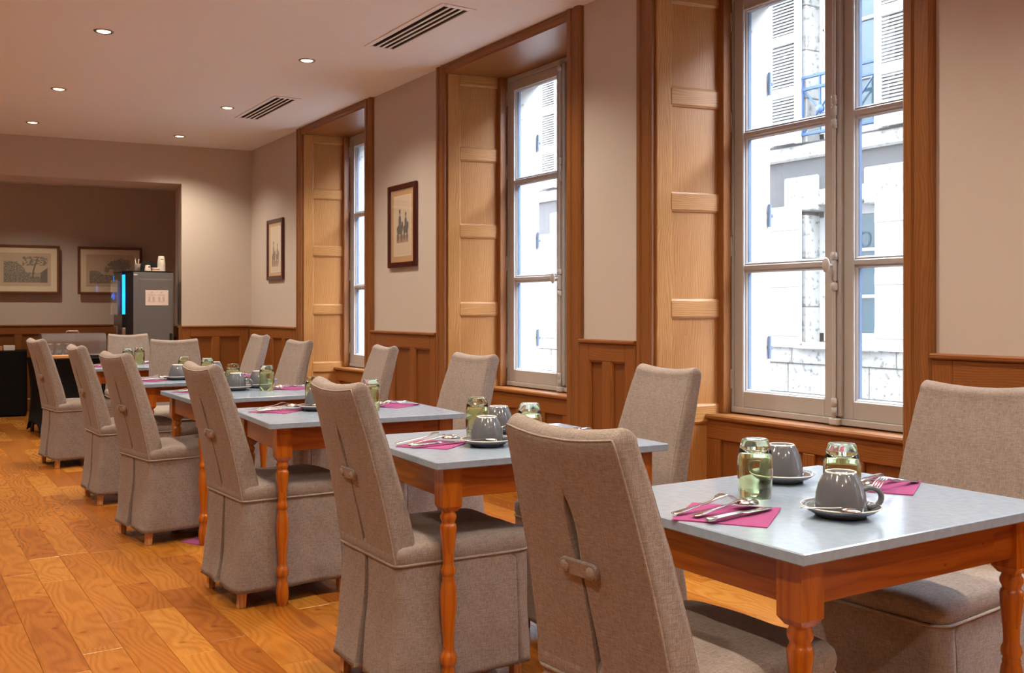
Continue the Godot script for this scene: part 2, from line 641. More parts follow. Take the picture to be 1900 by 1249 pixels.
# ---------------------------------------------------------------- chair
# outline of a chair section seen from above, closed ring; front is +x. Narrow slots: rear centre (slot) and both sides near the front (sslot)
func outline(xr: float, xf: float, w: float, rr: float, rf: float, slot: float, sdepth: float, sslot: float, ssdepth: float, bow: float) -> Array:
	var pos := []
	var nor := []
	var half := []
	half.append([Vector2(xr + sdepth, 0.0), Vector2(-1, 0)])
	half.append([Vector2(xr + sdepth, slot * 0.5 + sdepth * 0.5 + 0.0002), Vector2(-1, 0)])
	half.append([Vector2(xr, slot * 0.5 + 0.0006), Vector2(-1, 0)])
	half.append([Vector2(xr, slot * 0.5 + 0.004), Vector2(-1, 0)])
	for k in [0.22, 0.45, 0.75]:
		half.append([Vector2(xr, (w - rr) * k), Vector2(-1, 0)])
	for i in 6:
		var t := PI * 0.5 * i / 5.0
		half.append([Vector2(xr + rr - rr * cos(t), w - rr + rr * sin(t)), Vector2(-cos(t), sin(t))])
	var xa := xr + rr
	var xb := xf - rf
	for k in [0.15, 0.3, 0.45, 0.6, 0.75]:
		half.append([Vector2(lerpf(xa, xb, k), w), Vector2(0, 1)])
	var xs := xb - 0.016
	if ssdepth <= 0.0:
		for k in [0.80, 0.84, 0.88, 0.92, 0.96]:
			half.append([Vector2(lerpf(xa, xb, k), w), Vector2(0, 1)])
	else:
		half.append([Vector2(xs - sslot * 0.5 - 0.004, w), Vector2(0, 1)])
		half.append([Vector2(xs - sslot * 0.5, w), Vector2(0, 1)])
		half.append([Vector2(xs - sslot * 0.25, w - ssdepth), Vector2(0, 1)])
		half.append([Vector2(xs + sslot * 0.25, w - ssdepth), Vector2(0, 1)])
		half.append([Vector2(xs + sslot * 0.5, w), Vector2(0, 1)])
	for i in 6:
		var t := PI * 0.5 * i / 5.0
		half.append([Vector2(xb + rf * sin(t), w - rf + rf * cos(t)), Vector2(sin(t), cos(t))])
	for k in [0.66, 0.33, 0.0]:
		half.append([Vector2(xf, (w - rf) * k), Vector2(1, 0)])
	for e in half:
		pos.append(e[0])
		nor.append(e[1])
	for i in range(half.size() - 2, 0, -1):
		pos.append(Vector2(half[i][0].x, -half[i][0].y))
		nor.append(Vector2(half[i][1].x, -half[i][1].y))
	for i in pos.size():
		var z: float = pos[i].y / w
		pos[i] = Vector2(pos[i].x - bow * (1.0 - z * z), pos[i].y)
	return [pos, nor]

func back_x(h: float) -> float:
	var u := h - 0.441
	return -0.234 - 0.1468 * u - 0.1637 * u * u

func back_w(h: float) -> float:
	return 0.217 - 0.076 * (h - 0.44)

func make_chair(seed_: int) -> Node3D:
	var t := Node3D.new()
	var n := noise(seed_, 1.0, 2)
	# seat cushion
	var rings := []
	for e in [[0.436, -0.002], [0.45, 0.003], [0.468, 0.005], [0.484, 0.002], [0.494, -0.006], [0.500, -0.018], [0.504, -0.04], [0.507, -0.09], [0.508, -0.16]]:
		var o := outline(-0.234 - e[1], 0.262 + e[1], 0.219 + e[1], 0.03, 0.05, 0.001, 0.0, 0.006, 0.0, 0.0)
		var r := PackedVector3Array()
		for p in o[0]:
			r.append(Vector3(p.x, e[0] + 0.004 * n.get_noise_2d(p.x * 7.0, p.y * 7.0), p.y))
		rings.append(r)
	var st := S()
	loft(st, rings, true, false, true, true)
	mk("seat", st, M.linen, t)
	# backrest with its pleat opening
	rings = []
	var hs := []
	for i in 30:
		hs.append(0.44 + 0.53 * i / 29.0)
	for h in hs:
		var slot := 0.0
		if h < 0.86:
			slot = 0.019 * sin(clampf((0.86 - h) / 0.16, 0.0, 1.0) * PI) + (0.005 if h > 0.68 else 0.006 + (0.68 - h) * 0.06)
			slot *= smoothstep(0.86, 0.84, h)
		var xr := back_x(h)
		var th := lerpf(0.088, 0.066, (h - 0.44) / 0.54)
		var o := outline(xr, xr + th, back_w(h), 0.016, 0.022, slot, 0.048 * smoothstep(0.865, 0.81, h), 0.006, 0.0, 0.011 * smoothstep(0.45, 0.8, h))
		var r := PackedVector3Array()
		for i in o[0].size():
			var p: Vector2 = o[0][i]
			var d: float = 0.0022 * n.get_noise_3d(p.x * 8.0, h * 6.0, p.y * 8.0)
			p += o[1][i] * d
			var z := p.y / back_w(h)
			r.append(Vector3(p.x, h - 0.014 * (1.0 - z * z) * smoothstep(0.75, 0.97, h), p.y))
		rings.append(r)
	var last: PackedVector3Array = rings[rings.size() - 1]
	for i in range(1, 8):
		var a := PI * 0.5 * i / 7.0
		var r := PackedVector3Array()
		var xm := back_x(0.97) + 0.033 - 0.006 * sin(a)
		for p in last:
			var zz: float = p.z / back_w(0.97)
			var bowx := -0.011 * (1.0 - zz * zz)
			r.append(Vector3(lerpf(p.x, xm + bowx, 1.0 - cos(a)), p.y + 0.030 * sin(a), p.z * (1.0 - 0.075 * (1.0 - cos(a)))))
		rings.append(r)
	st = S()
	loft(st, rings, true, false, false, true)
	mk("backrest", st, M.linen, t)
	# raised seam round the rear edge and along the front edges, following the cloth
	st = S()
	var path := []
	var nb := 30
	var cnt: int = rings[0].size()
	for i in range(0, nb):
		path.append(rings[i][9])
	for q in [8, 7, 6, 5, 4]:
		path.append(rings[nb][q] * 0.5 + rings[nb + 1][q] * 0.5)
	for q in [4, 5, 6, 7, 8]:
		path.append(rings[nb][cnt - q] * 0.5 + rings[nb + 1][cnt - q] * 0.5)
	for i in range(nb - 1, -1, -1):
		path.append(rings[i][cnt - 9])
	tube(st, path, 0.0026, 6)
	for s in [26, cnt - 26]:
		path = []
		for i in range(4, nb + 2):
			path.append(rings[i][s])
		tube(st, path, 0.0019, 6)
	mk("seam", st, M.linen_seam, t)
	# piping between seat and skirt
	st = S()
	path = []
	var o2 := outline(-0.236, 0.264, 0.221, 0.03, 0.05, 0.001, 0.0, 0.006, 0.0, 0.0)
	for p in o2[0]:
		if path.is_empty() or path[-1].distance_to(Vector3(p.x, 0.4385, p.y)) > 0.004:
			path.append(Vector3(p.x, 0.4385 - 0.004 * smoothstep(-0.2, 0.2, p.x), p.y))
	tube(st, path, 0.0042, 6, true)
	mk("piping", st, M.linen_seam, t)
	# skirt, open at the rear pleat and at the front corners, with an inner face
	rings = []
	var ys := [0.436, 0.41, 0.37, 0.32, 0.27, 0.22, 0.17, 0.12, 0.085, 0.066]
	for inner in 2:
		for q in ys.size():
			var y: float = ys[q] if inner == 0 else ys[ys.size() - 1 - q]
			var f := (0.436 - y) / 0.37
			var g := -0.0035 * inner
			var o := outline(-0.232 - 0.032 * f * f - g, 0.262 + 0.006 * f + g, 0.217 + 0.012 * f + g, 0.03, 0.045, 0.02 + 0.024 * f, 0.02 + 0.06 * smoothstep(0.0, 0.2, f), 0.002 + 0.007 * f, 0.02 * smoothstep(0.02, 0.2, f), 0.0)
			var r := PackedVector3Array()
			for i in o[0].size():
				var p: Vector2 = o[0][i]
				var d: float = (0.0025 + 0.009 * f) * n.get_noise_3d(p.x * 4.5 + 3.0, y * 3.6, p.y * 4.5) + 0.0055 * f * n.get_noise_3d(p.x * 14.0, y * 9.0 + p.x * 9.0, p.y * 14.0)
				p += o[1][i] * d
				r.append(Vector3(p.x, y + 0.004 * f * n.get_noise_2d(p.x * 3.0, p.y * 3.0 + 9.0), p.y))
			rings.append(r)
	st = S()
	loft(st, rings, true, false, false, false)
	mk("skirt", st, M.linen, t)
	# half-belt with two covered buttons
	var lean := -atan(0.1468 + 2.0 * 0.1637 * 0.26)
	var rot := Basis(Vector3(0, 0, 1), -lean)
	var bc := Vector3(back_x(0.70) - 0.0125, 0.70, 0)
	st = S()
	var prof := []
	for e in [[-0.0035, 0.0], [0.0015, 0.0], [0.0035, -0.0025]]:
		var r := PackedVector3Array()
		for j in 32:
			var a := TAU * j / 32
			var hw: float = 0.018 + e[1]
			var p := Vector2(cos(a), sin(a)) * hw
			p.x += 0.040 * signf(cos(a))
			var sag := -0.002 + 0.0022 * (p.x / 0.058) * (p.x / 0.058)
			r.append(bc + rot * Vector3(-e[0] + sag * 0.5, p.y, p.x))
		prof.append(r)
	loft(st, prof, true, true, true, false)
	var strap := mk("strap", st, M.linen, t)
	for s in [-1.0, 1.0]:
		st = S()
		lathe(st, [[0.0125, 0.0], [0.0128, 0.002], [0.0115, 0.0045], [0.007, 0.006], [0.001, 0.0064]], 16, bc + rot * Vector3(-0.0025, 0, s * 0.040), false, true, 1, rot * Basis(Vector3(0, 0, 1), PI * 0.5))
		mk("button", st, M.linen_seam, strap)
	for p in [[-0.213, -0.182], [-0.213, 0.182], [0.222, -0.178], [0.222, 0.178]]:
		st = S()
		var r2 := []
		var kick := -0.014 if p[0] < 0.0 else 0.0
		for e in [[0.0, 0.013], [0.004, 0.0145], [0.20, 0.0185]]:
			var r := PackedVector3Array()
			for c in [[-1, -1], [1, -1], [1, 1], [-1, 1]]:
				r.append(Vector3(p[0] + c[0] * e[1] + kick * (1.0 - e[0] / 0.2), e[0], p[1] + c[1] * e[1]))
			r2.append(r)
		loft(st, r2, true, true, true, false, 0xFFFFFFFF)
		mk("leg", st, M.beech, t)
	return t

# ---------------------------------------------------------------- table
func make_table() -> Node3D:
	var t := Node3D.new()
	var W := 0.872
	var D := 0.706
	var st := S()
	bx(st, Vector3(0, 0.748, 0), Vector3(W, 0.024, D), 0.0025, 0)
	mk("tabletop", st, M.laminate, t)
	var ix := W * 0.5 - 0.04
	var iz := D * 0.5 - 0.04
	for s in [-1.0, 1.0]:
		st = S()
		bx(st, Vector3(0, 0.687, s * (iz - 0.02)), Vector3(ix * 2.0 - 0.12, 0.097, 0.022), 0.002, 0)
		mk("apron", st, M.pine, t)
		st = S()
		bx(st, Vector3(s * (ix - 0.02), 0.687, 0), Vector3(0.022, 0.097, iz * 2.0 - 0.12), 0.002, 2)
		mk("apron", st, M.pine, t)
	var prof := [[0.018, 0.0], [0.021, 0.01], [0.0255, 0.03], [0.0265, 0.05], [0.025, 0.075], [0.021, 0.1], [0.0195, 0.112], [0.0205, 0.117], [0.0235, 0.121], [0.0264, 0.13], [0.0264, 0.145], [0.0235, 0.155], [0.020, 0.16], [0.0185, 0.165], [0.0175, 0.18], [0.018, 0.2], [0.022, 0.25], [0.026, 0.3], [0.0267, 0.34], [0.025, 0.36], [0.0225, 0.375], [0.0195, 0.384], [0.0212, 0.388], [0.0195, 0.392], [0.0188, 0.397], [0.0225, 0.401], [0.024, 0.41], [0.0225, 0.42], [0.0185, 0.428], [0.0178, 0.435], [0.0185, 0.46], [0.0225, 0.5], [0.0258, 0.53], [0.0266, 0.548], [0.024, 0.556], [0.0205, 0.56], [0.0225, 0.567], [0.0263, 0.574], [0.0263, 0.582], [0.0225, 0.59], [0.0215, 0.595], [0.0235, 0.601]]
	for sx in [-1.0, 1.0]:
		for sz in [-1.0, 1.0]:
			st = S()
			var at := Vector3(sx * (ix - 0.032), 0, sz * (iz - 0.032))
			lathe(st, prof, 20, at, true, false, 2)
			# square head whose lower end is cut to four points
			var r := []
			for e in [[0.597, 0.021], [0.613, 0.032], [0.734, 0.032], [0.736, 0.031]]:
				var ring := PackedVector3Array()
				for c in [[-1, -1], [1, -1], [1, 1], [-1, 1]]:
					ring.append(at + Vector3(c[0] * e[1], e[0], c[1] * e[1]))
				r.append(ring)
			loft(st, r, true, true, true, false, 0xFFFFFFFF)
			mk("leg", st, M.leg_pine, t)
	return t

# ---------------------------------------------------------------- tableware (origin at the underside)
func make_saucer() -> Node3D:
	var t := Node3D.new()
	var st := S()
	lathe(st, [[0.0, 0.006], [0.045, 0.006], [0.046, 0.0], [0.055, 0.0], [0.057, 0.005], [0.074, 0.013], [0.0865, 0.0225], [0.0845, 0.0245], [0.072, 0.0175], [0.056, 0.0105], [0.050, 0.009], [0.0, 0.009]], 40)
	mk("dish", st, M.ceramic, t)
	st = S()
	lathe(st, [[0.0845, 0.0243], [0.0862, 0.0252], [0.0878, 0.0238], [0.0868, 0.0223]], 40)
	mk("pale_rim", st, M.rim, t)
	return t

# cup stored upside down: mouth below, foot ring on top; handle towards +x
func make_cup() -> Node3D:
	var t := Node3D.new()
	var st := S()
	lathe(st, [[0.0525, 0.0], [0.0555, 0.0], [0.0568, 0.004], [0.0562, 0.02], [0.0535, 0.04], [0.0482, 0.06], [0.041, 0.076], [0.0355, 0.085], [0.0335, 0.089], [0.030, 0.0885], [0.0285, 0.085], [0.012, 0.0835], [0.0, 0.083]], 36)
	lathe(st, [[0.0, 0.079], [0.03, 0.078], [0.045, 0.06], [0.05, 0.03], [0.0525, 0.0]], 36, Vector3.ZERO, false, false, 2)
	mk("bowl", st, M.ceramic, t)
	st = S()
	lathe(st, [[0.0342, 0.0872], [0.0335, 0.0900], [0.0315, 0.0902], [0.0300, 0.0885]], 36)
	mk("foot_ring", st, M.rim, t)
	st = S()
	var path := []
	for i in 15:
		var a := lerpf(-2.35, 2.2, i / 14.0)
		path.append(Vector3(0.067 + 0.0235 * cos(a), 0.031 + 0.0215 * sin(a), 0))
	tube(st, path, 0.0078, 10, false, 1, 0.8)
	mk("handle", st, M.ceramic, t)
	return t

func make_tumbler() -> MeshInstance3D:
	var st := S()
	lathe(st, [[0.0355, 0.0], [0.0375, 0.0], [0.0385, 0.0015], [0.041, 0.03], [0.0433, 0.065], [0.0428, 0.09], [0.0395, 0.112], [0.0355, 0.128], [0.0322, 0.139], [0.0300, 0.143], [0.024, 0.1435], [0.012, 0.142], [0.0, 0.1415]], 36)
	lathe(st, [[0.0, 0.117], [0.018, 0.1175], [0.031, 0.116], [0.0365, 0.108], [0.0398, 0.09], [0.0403, 0.065], [0.0382, 0.03], [0.0358, 0.0025], [0.0355, 0.0]], 36, Vector3.ZERO, false, false, 2)
	st.generate_normals()
	var o := MeshInstance3D.new()
	o.mesh = st.commit()
	o.material_override = M.green_glass
	return o

# flat strip swept along x: list of [x, y, half width, half thickness]
func strip(st: SurfaceTool, pts: Array, sg := 1, dz := 0.0) -> void:
	var rings := []
	for p in pts:
		var r := PackedVector3Array()
		for j in 12:
			var a := TAU * j / 12
			r.append(Vector3(p[0], p[1] + p[3] * sin(a), dz + p[2] * cos(a)))
		rings.append(r)
	loft(st, rings, true, true, true, true, sg)

func make_fork() -> Node3D:
	var t := Node3D.new()
	var st := S()
	strip(st, [[-0.098, 0.003, 0.005, 0.001], [-0.093, 0.0035, 0.0105, 0.0018], [-0.075, 0.005, 0.010, 0.0018], [-0.03, 0.010, 0.005, 0.0017], [0.01, 0.014, 0.0034, 0.0019], [0.03, 0.019, 0.0042, 0.0018], [0.042, 0.024, 0.0115, 0.0014], [0.055, 0.0265, 0.0128, 0.0012], [0.062, 0.026, 0.0128, 0.001]])
	mk("handle", st, M.steel, t)
	for i in 4:
		st = S()
		var z := (i - 1.5) * 0.0068
		strip(st, [[0.060, 0.0262, 0.0025, 0.0011], [0.078, 0.021, 0.0019, 0.001], [0.096, 0.009, 0.0012, 0.0009], [0.104, 0.003, 0.0006, 0.0006]], 1, z)
		mk("tine", st, M.steel, t)
	return t

func make_spoon(scale_ := 1.0) -> Node3D:
	var t := Node3D.new()
	var st := S()
	strip(st, [[-0.098, 0.003, 0.005, 0.001], [-0.093, 0.0035, 0.0105, 0.0018], [-0.075, 0.005, 0.010, 0.0018], [-0.03, 0.010, 0.005, 0.0017], [0.01, 0.014, 0.0034, 0.0019], [0.03, 0.018, 0.0042, 0.0018], [0.04, 0.019, 0.006, 0.0015]])
	mk("handle", st, M.steel, t)
	st = S()
	var rings := []
	for s in 2:
		for i in 8:
			var f := i / 7.0 if s == 0 else 1.0 - i / 7.0
			var ring := PackedVector3Array()
			var rr := sin(f * PI * 0.5)
			var lift := 0.0125 * cos(f * PI * 0.5) + (0.0 if s == 0 else -0.001)
			for j in 24:
				var a := TAU * j / 24
				var taper := 1.0 - 0.16 * cos(a)
				ring.append(Vector3(0.067 + 0.033 * rr * cos(a), 0.0065 + lift + 0.006 * (1.0 - f * cos(a)) * 0.5, 0.0205 * rr * sin(a) * taper))
			rings.append(ring)
	loft(st, rings, true, false, false, false)
	mk("bowl", st, M.steel, t)
	t.scale = Vector3.ONE * scale_
	return t

func make_knife() -> Node3D:
	var t := Node3D.new()
	var st := S()
	strip(st, [[-0.102, 0.005, 0.005, 0.003], [-0.098, 0.005, 0.0082, 0.0045], [-0.07, 0.005, 0.0085, 0.0048], [-0.02, 0.005, 0.007, 0.0044], [0.0, 0.005, 0.006, 0.004], [0.006, 0.005, 0.0045, 0.003]])
	mk("handle", st, M.steel, t)
	st = S()
	strip(st, [[0.002, 0.005, 0.006, 0.0018], [0.012, 0.0045, 0.0095, 0.0014], [0.06, 0.0035, 0.0095, 0.0011], [0.09, 0.003, 0.0075, 0.0009], [0.102, 0.0026, 0.003, 0.0006]])
	mk("blade", st, M.steel, t)
	return t

# a folded paper napkin: two leaves, slightly lifted at one corner
func make_napkin(seed_: int, hx := 0.086, hz := 0.084) -> MeshInstance3D:
	var n := noise(seed_, 1.0, 2)
	var st := S()
	for layer in 2:
		var y0 := 0.0003 + 0.0016 * layer
		var off := Vector2(0.002, 0.001) * layer
		var g := []
		for i in 9:
			var row := PackedVector3Array()
			for j in 9:
				var u := i / 4.0 - 1.0
				var v := j / 4.0 - 1.0
				var lift := 0.0022 * maxf(n.get_noise_2d(u * 1.4, v * 1.4 + layer), 0.0) + 0.004 * pow(maxf((u + v) * 0.5, 0.0), 4.0)
				row.append(Vector3(u * hx + off.x, y0 + lift, v * hz + off.y))
			g.append(row)
		loft(st, g, false, false, false, false, layer * 2 + 1)
		var rim := [PackedVector3Array(), PackedVector3Array()]
		for e in [[0, 1], [1, 1], [2, 1], [3, 1]]:
			for k in 8:
				var i: int = [0, k, 8, 8 - k][e[0]]
				var j: int = [k, 8, 8 - k, 0][e[0]]
				rim[0].append(g[i][j])
				rim[1].append(g[i][j] - Vector3(0, 0.0012, 0))
		loft(st, rim, true, false, true, false, layer * 2 + 2)
	st.generate_normals()
	var o := MeshInstance3D.new()
	o.mesh = st.commit()
	o.material_override = M.napkin
	return o

# ---------------------------------------------------------------- joinery
# panelling in the local plane of `root`: x along, y up, z out of the wall
func wainscot(root: Node3D, x0: float, x1: float, y0: float, y1: float, cuts: Array, rails: Array, stile := 0.085, cap := true, dark := true) -> void:
	var fm: Material = M.oak_wain_shaded if dark else M.oak  # dark picks the oak tones with shade painted in
	var pm: Material = M.oak_shaded_panel if dark else M.oak_lit_panel
	var th := 0.03
	var xs := [x0] + cuts + [x1]
	var ys := [y0] + rails + [y1]
	for i in ys.size():
		var hgt: float = 0.095 if i == ys.size() - 1 else (0.14 if i == 0 else 0.075)
		var y: float = ys[i] + hgt * 0.5 if i == 0 else (ys[i] - hgt * 0.5 if i == ys.size() - 1 else ys[i])
		var st := S()
		bx(st, Vector3((x0 + x1) * 0.5, y, th * 0.5), Vector3(x1 - x0 - 2.0 * stile, hgt, th), 0.004, 0)
		mk("rail", st, fm, root)
	for i in xs.size():
		var x: float = xs[i] + stile * 0.5 if i == 0 else (xs[i] - stile * 0.5 if i == xs.size() - 1 else xs[i])
		var edge := i == 0 or i == xs.size() - 1
		for k in (1 if edge else ys.size() - 1):
			var ya: float = y0 if edge else (ys[k] + (0.14 if k == 0 else 0.0375))
			var yb: float = y1 if edge else (ys[k + 1] - (0.095 if k == ys.size() - 2 else 0.0375))
			var st := S()
			bx(st, Vector3(x, (ya + yb) * 0.5, th * 0.5), Vector3(stile if edge else 0.075, yb - ya, th), 0.004, 1)
			mk("stile", st, fm, root)
	for k in range(ys.size() - 1):
		for i in range(xs.size() - 1):
			var xa: float = xs[i] + (stile if i == 0 else 0.0375)
			var xb: float = xs[i + 1] - (stile if i == xs.size() - 2 else 0.0375)
			var ya: float = ys[k] + (0.14 if k == 0 else 0.0375)
			var yb: float = ys[k + 1] - (0.095 if k == ys.size() - 2 else 0.0375)
			var st := S()
			bx(st, Vector3((xa + xb) * 0.5, (ya + yb) * 0.5, 0.005), Vector3(xb - xa + 0.002, yb - ya + 0.002, 0.01), 0.0, 1)
			var p := mk("panel", st, pm, root)
			# moulding round the panel
			st = S()
			var bead := [Vector2(0, 0), Vector2(0.012, 0), Vector2(0.012, 0.006), Vector2(0.007, 0.013), Vector2(0.0, 0.016)]
			extrude(st, bead, Vector3(xa, ya, 0.01), Vector3(1, 0, 0), Vector3(0, 0, 1), Vector3(0, 1, 0), yb - ya)
			extrude(st, bead, Vector3(xb, ya, 0.01), Vector3(-1, 0, 0), Vector3(0, 0, 1), Vector3(0, 1, 0), yb - ya)
			extrude(st, bead, Vector3(xa, yb, 0.01), Vector3(0, -1, 0), Vector3(0, 0, 1), Vector3(1, 0, 0), xb - xa)
			extrude(st, bead, Vector3(xa, ya, 0.01), Vector3(0, 1, 0), Vector3(0, 0, 1), Vector3(1, 0, 0), xb - xa)
			mk("moulding", st, fm, p)
	if cap:
		var st := S()
		extrude(st, [Vector2(0, 0), Vector2(0.034, 0), Vector2(0.042, 0.006), Vector2(0.042, 0.016), Vector2(0.036, 0.022), Vector2(0, 0.022)], Vector3(x0, y1, 0), Vector3(0, 0, 1), Vector3(0, 1, 0), Vector3(1, 0, 0), x1 - x0)
		mk("cap_rail", st, fm, root)

# wall-side basis for the window wall: local x points to the camera end (+z world), z into the room (-x world)
const WALL_X := 3.304
const CEIL := 2.93
const HALF := 0.73
const FRAME_X := 3.72

func build_window(n: int, centre: float, hang: float) -> void:
	var w := struct("window_%d" % n, Vector3(WALL_X, 0, -centre))
	# casing: moulded oak architrave on both sides and above
	var prof := [Vector2(0, 0), Vector2(0.125, 0), Vector2(0.125, 0.02), Vector2(0.112, 0.032), Vector2(0.084, 0.036), Vector2(0.077, 0.026), Vector2(0.05, 0.026), Vector2(0.043, 0.036), Vector2(0.012, 0.036), Vector2(0, 0.024)]
	for s in [-1.0, 1.0]:
		var st := S()
		extrude(st, prof, Vector3(0, 0.0, s * HALF), Vector3(0, 0, s), Vector3(-1, 0, 0), Vector3(0, 1, 0), CEIL - 0.002)
		mk("casing", st, M.oak_shaded, w)
	var st := S()
	extrude(st, [Vector2(0, 0), Vector2(0.06, 0), Vector2(0.06, 0.03), Vector2(0.045, 0.034), Vector2(0.04, 0.024), Vector2(0.012, 0.024), Vector2(0.0, 0.018)], Vector3(0, 2.868, -HALF), Vector3(0, 1, 0), Vector3(-1, 0, 0), Vector3(0, 0, 1), HALF * 2.0)
	mk("head_casing", st, M.oak_shaded, w)
	# splayed linings with their panels
	var depth := FRAME_X - WALL_X
	var run := Vector2(depth, 0.2 * depth).length()
	for s in [-1.0, 1.0]:
		var L := Node3D.new()
		# local x: along the lining, z: out of it (into the opening)
		var ux := Vector3(1, 0, -s * 0.2).normalized()
		var uz := ux.cross(Vector3.UP)
		if uz.z * s > 0.0:
			L.transform = Transform3D(Basis(-ux, Vector3.UP, -uz), Vector3(depth, 0, s * (HALF - 0.2 * depth)))
		else:
			L.transform = Transform3D(Basis(ux, Vector3.UP, uz), Vector3(0, 0, s * HALF))
		put("jamb_lining", L, w)
		box("backing", Vector3(run * 0.5, 1.434, -0.012), Vector3(run, 2.868, 0.012), M.oak_lit_panel, L, 0.0)
		var flip: bool = uz.z * s > 0.0
		var room0: float = run - 0.085 if flip else 0.0
		var far0: float = 0.0 if flip else run - 0.045
		box("stile", Vector3(room0 + 0.0425, 1.434, 0.004), Vector3(0.085, 2.868, 0.022), M.oak, L, 0.003, 1)
		box("stile", Vector3(far0 + 0.0225, 1.434, 0.004), Vector3(0.045, 2.868, 0.022), M.oak, L, 0.003, 1)
		var xa := 0.045 if flip else 0.085
		var xb := run - 0.085 if flip else run - 0.045
		var ys := [0.06, 0.68, 1.225, 1.775, 2.315, 2.835]
		for i in ys.size():
			box("rail", Vector3((xa + xb) * 0.5, ys[i], 0.004), Vector3(xb - xa, 0.085 if i != 5 else 0.07, 0.022), M.oak, L, 0.003, 0)
		for i in 5:
			var pst := S()
			var y0: float = ys[i] + 0.0425
			var y1: float = ys[i + 1] - (0.0425 if i != 4 else 0.035)
			bx(pst, Vector3((xa + xb) * 0.5, (y0 + y1) * 0.5, -0.002), Vector3(xb - xa, y1 - y0, 0.008), 0.0, 1)
			mk("panel", pst, M.oak_lit_panel, L)
			pst = S()
			var bead := [Vector2(0, 0), Vector2(0.01, 0), Vector2(0.006, 0.008), Vector2(0, 0.011)]
			extrude(pst, bead, Vector3(xa, y0, 0.002), Vector3(1, 0, 0), Vector3(0, 0, 1), Vector3(0, 1, 0), y1 - y0)
			extrude(pst, bead, Vector3(xb, y0, 0.002), Vector3(-1, 0, 0), Vector3(0, 0, 1), Vector3(0, 1, 0), y1 - y0)
			extrude(pst, bead, Vector3(xa, y0, 0.002), Vector3(0, 1, 0), Vector3(0, 0, 1), Vector3(1, 0, 0), xb - xa)
			extrude(pst, bead, Vector3(xa, y1, 0.002), Vector3(0, -1, 0), Vector3(0, 0, 1), Vector3(1, 0, 0), xb - xa)
			mk("moulding", pst, M.oak, L)
		# post that closes the lining against the frame
		box("frame_post", Vector3(depth - 0.03, 1.775, s * (HALF - 0.2 * depth - 0.012)), Vector3(0.055, 2.186, 0.05), M.oak_shaded, w, 0.003, 1)
	# soffit board
	st = S()
	slab(st, Vector3(0.0, 2.868, -HALF), Vector3(depth + 0.04, 2.885, HALF), 0.0, 2)
	mk("soffit", st, M.oak_shaded, w)
	# sill and the panelled apron below it, set back in the niche
	var hw := HALF - 0.2 * 0.30 + 0.02
	st = S()
	bx(st, Vector3(0.36, 0.668, 0), Vector3(0.17, 0.028, hw * 2.0 - 0.03), 0.008, 2)
	mk("sill", st, M.oak_shaded, w)
	var A := Node3D.new()
	A.transform = Transform3D(Basis(Vector3(0, 0, 1), Vector3.UP, Vector3(-1, 0, 0)), Vector3(0.322, 0, 0))
	put("sill_apron", A, w)
	wainscot_sub(A, -hw + 0.02, hw - 0.02, 0.0, 0.653, [-hw + 0.42, 0.0, hw - 0.42])
	# fixed frame
	var fh := HALF - 0.2 * depth - 0.01
	var y0 := 0.69
	var y1 := 2.866
	st = S()
	for s in [-1.0, 1.0]:
		bx(st, Vector3(depth + 0.04, (y0 + y1) * 0.5, s * (fh - 0.016)), Vector3(0.07, y1 - y0, 0.035), 0.003, 1)
	bx(st, Vector3(depth + 0.04, y1 - 0.016, 0), Vector3(0.066, 0.035, fh * 2.0 - 0.064), 0.003, 2)
	bx(st, Vector3(depth + 0.035, y0 + 0.012, 0), Vector3(0.085, 0.03, fh * 2.0 - 0.064), 0.003, 2)
	mk("window_frame", st, M.win_paint, w)
	# two sashes of three panes; z = -distance along the street
	var meet := 0.065
	for s in [-1.0, 1.0]:
		var za: float = -fh + 0.034 if s < 0.0 else meet
		var zb: float = meet if s < 0.0 else fh - 0.034
		var x := depth + 0.035
		st = S()
		var sw := 0.066
		var mw := 0.082
		var la := sw if s < 0.0 else mw
		var lb := mw if s < 0.0 else sw
		var ya := y0 + 0.026
		var yb := y1 - 0.034
		bx(st, Vector3(x, (ya + yb) * 0.5, za + la * 0.5), Vector3(0.05, yb - ya, la), 0.004, 1)
		bx(st, Vector3(x, (ya + yb) * 0.5, zb - lb * 0.5), Vector3(0.05, yb - ya, lb), 0.004, 1)
		bx(st, Vector3(x, ya + 0.042, (za + la + zb - lb) * 0.5), Vector3(0.05, 0.085, zb - za - la - lb), 0.004, 2)
		bx(st, Vector3(x, yb - 0.033, (za + la + zb - lb) * 0.5), Vector3(0.05, 0.066, zb - za - la - lb), 0.004, 2)
		var sash := mk("sash", st, M.win_paint, w)
		var ga := za + la
		var gb := zb - lb
		var bars := [ya + 0.085, 1.437, 2.122, yb - 0.066]
		for k in 2:
			st = S()
			var by: float = bars[k + 1]
			extrude(st, [Vector2(-0.02, 0), Vector2(-0.02, 0.006), Vector2(-0.009, 0.02), Vector2(0.009, 0.02), Vector2(0.02, 0.006), Vector2(0.02, 0), Vector2(0.012, -0.03), Vector2(-0.012, -0.03)], Vector3(x, by, ga), Vector3(0, 1, 0), Vector3(-1, 0, 0), Vector3(0, 0, 1), gb - ga)
			mk("glazing_bar", st, M.win_paint, sash)
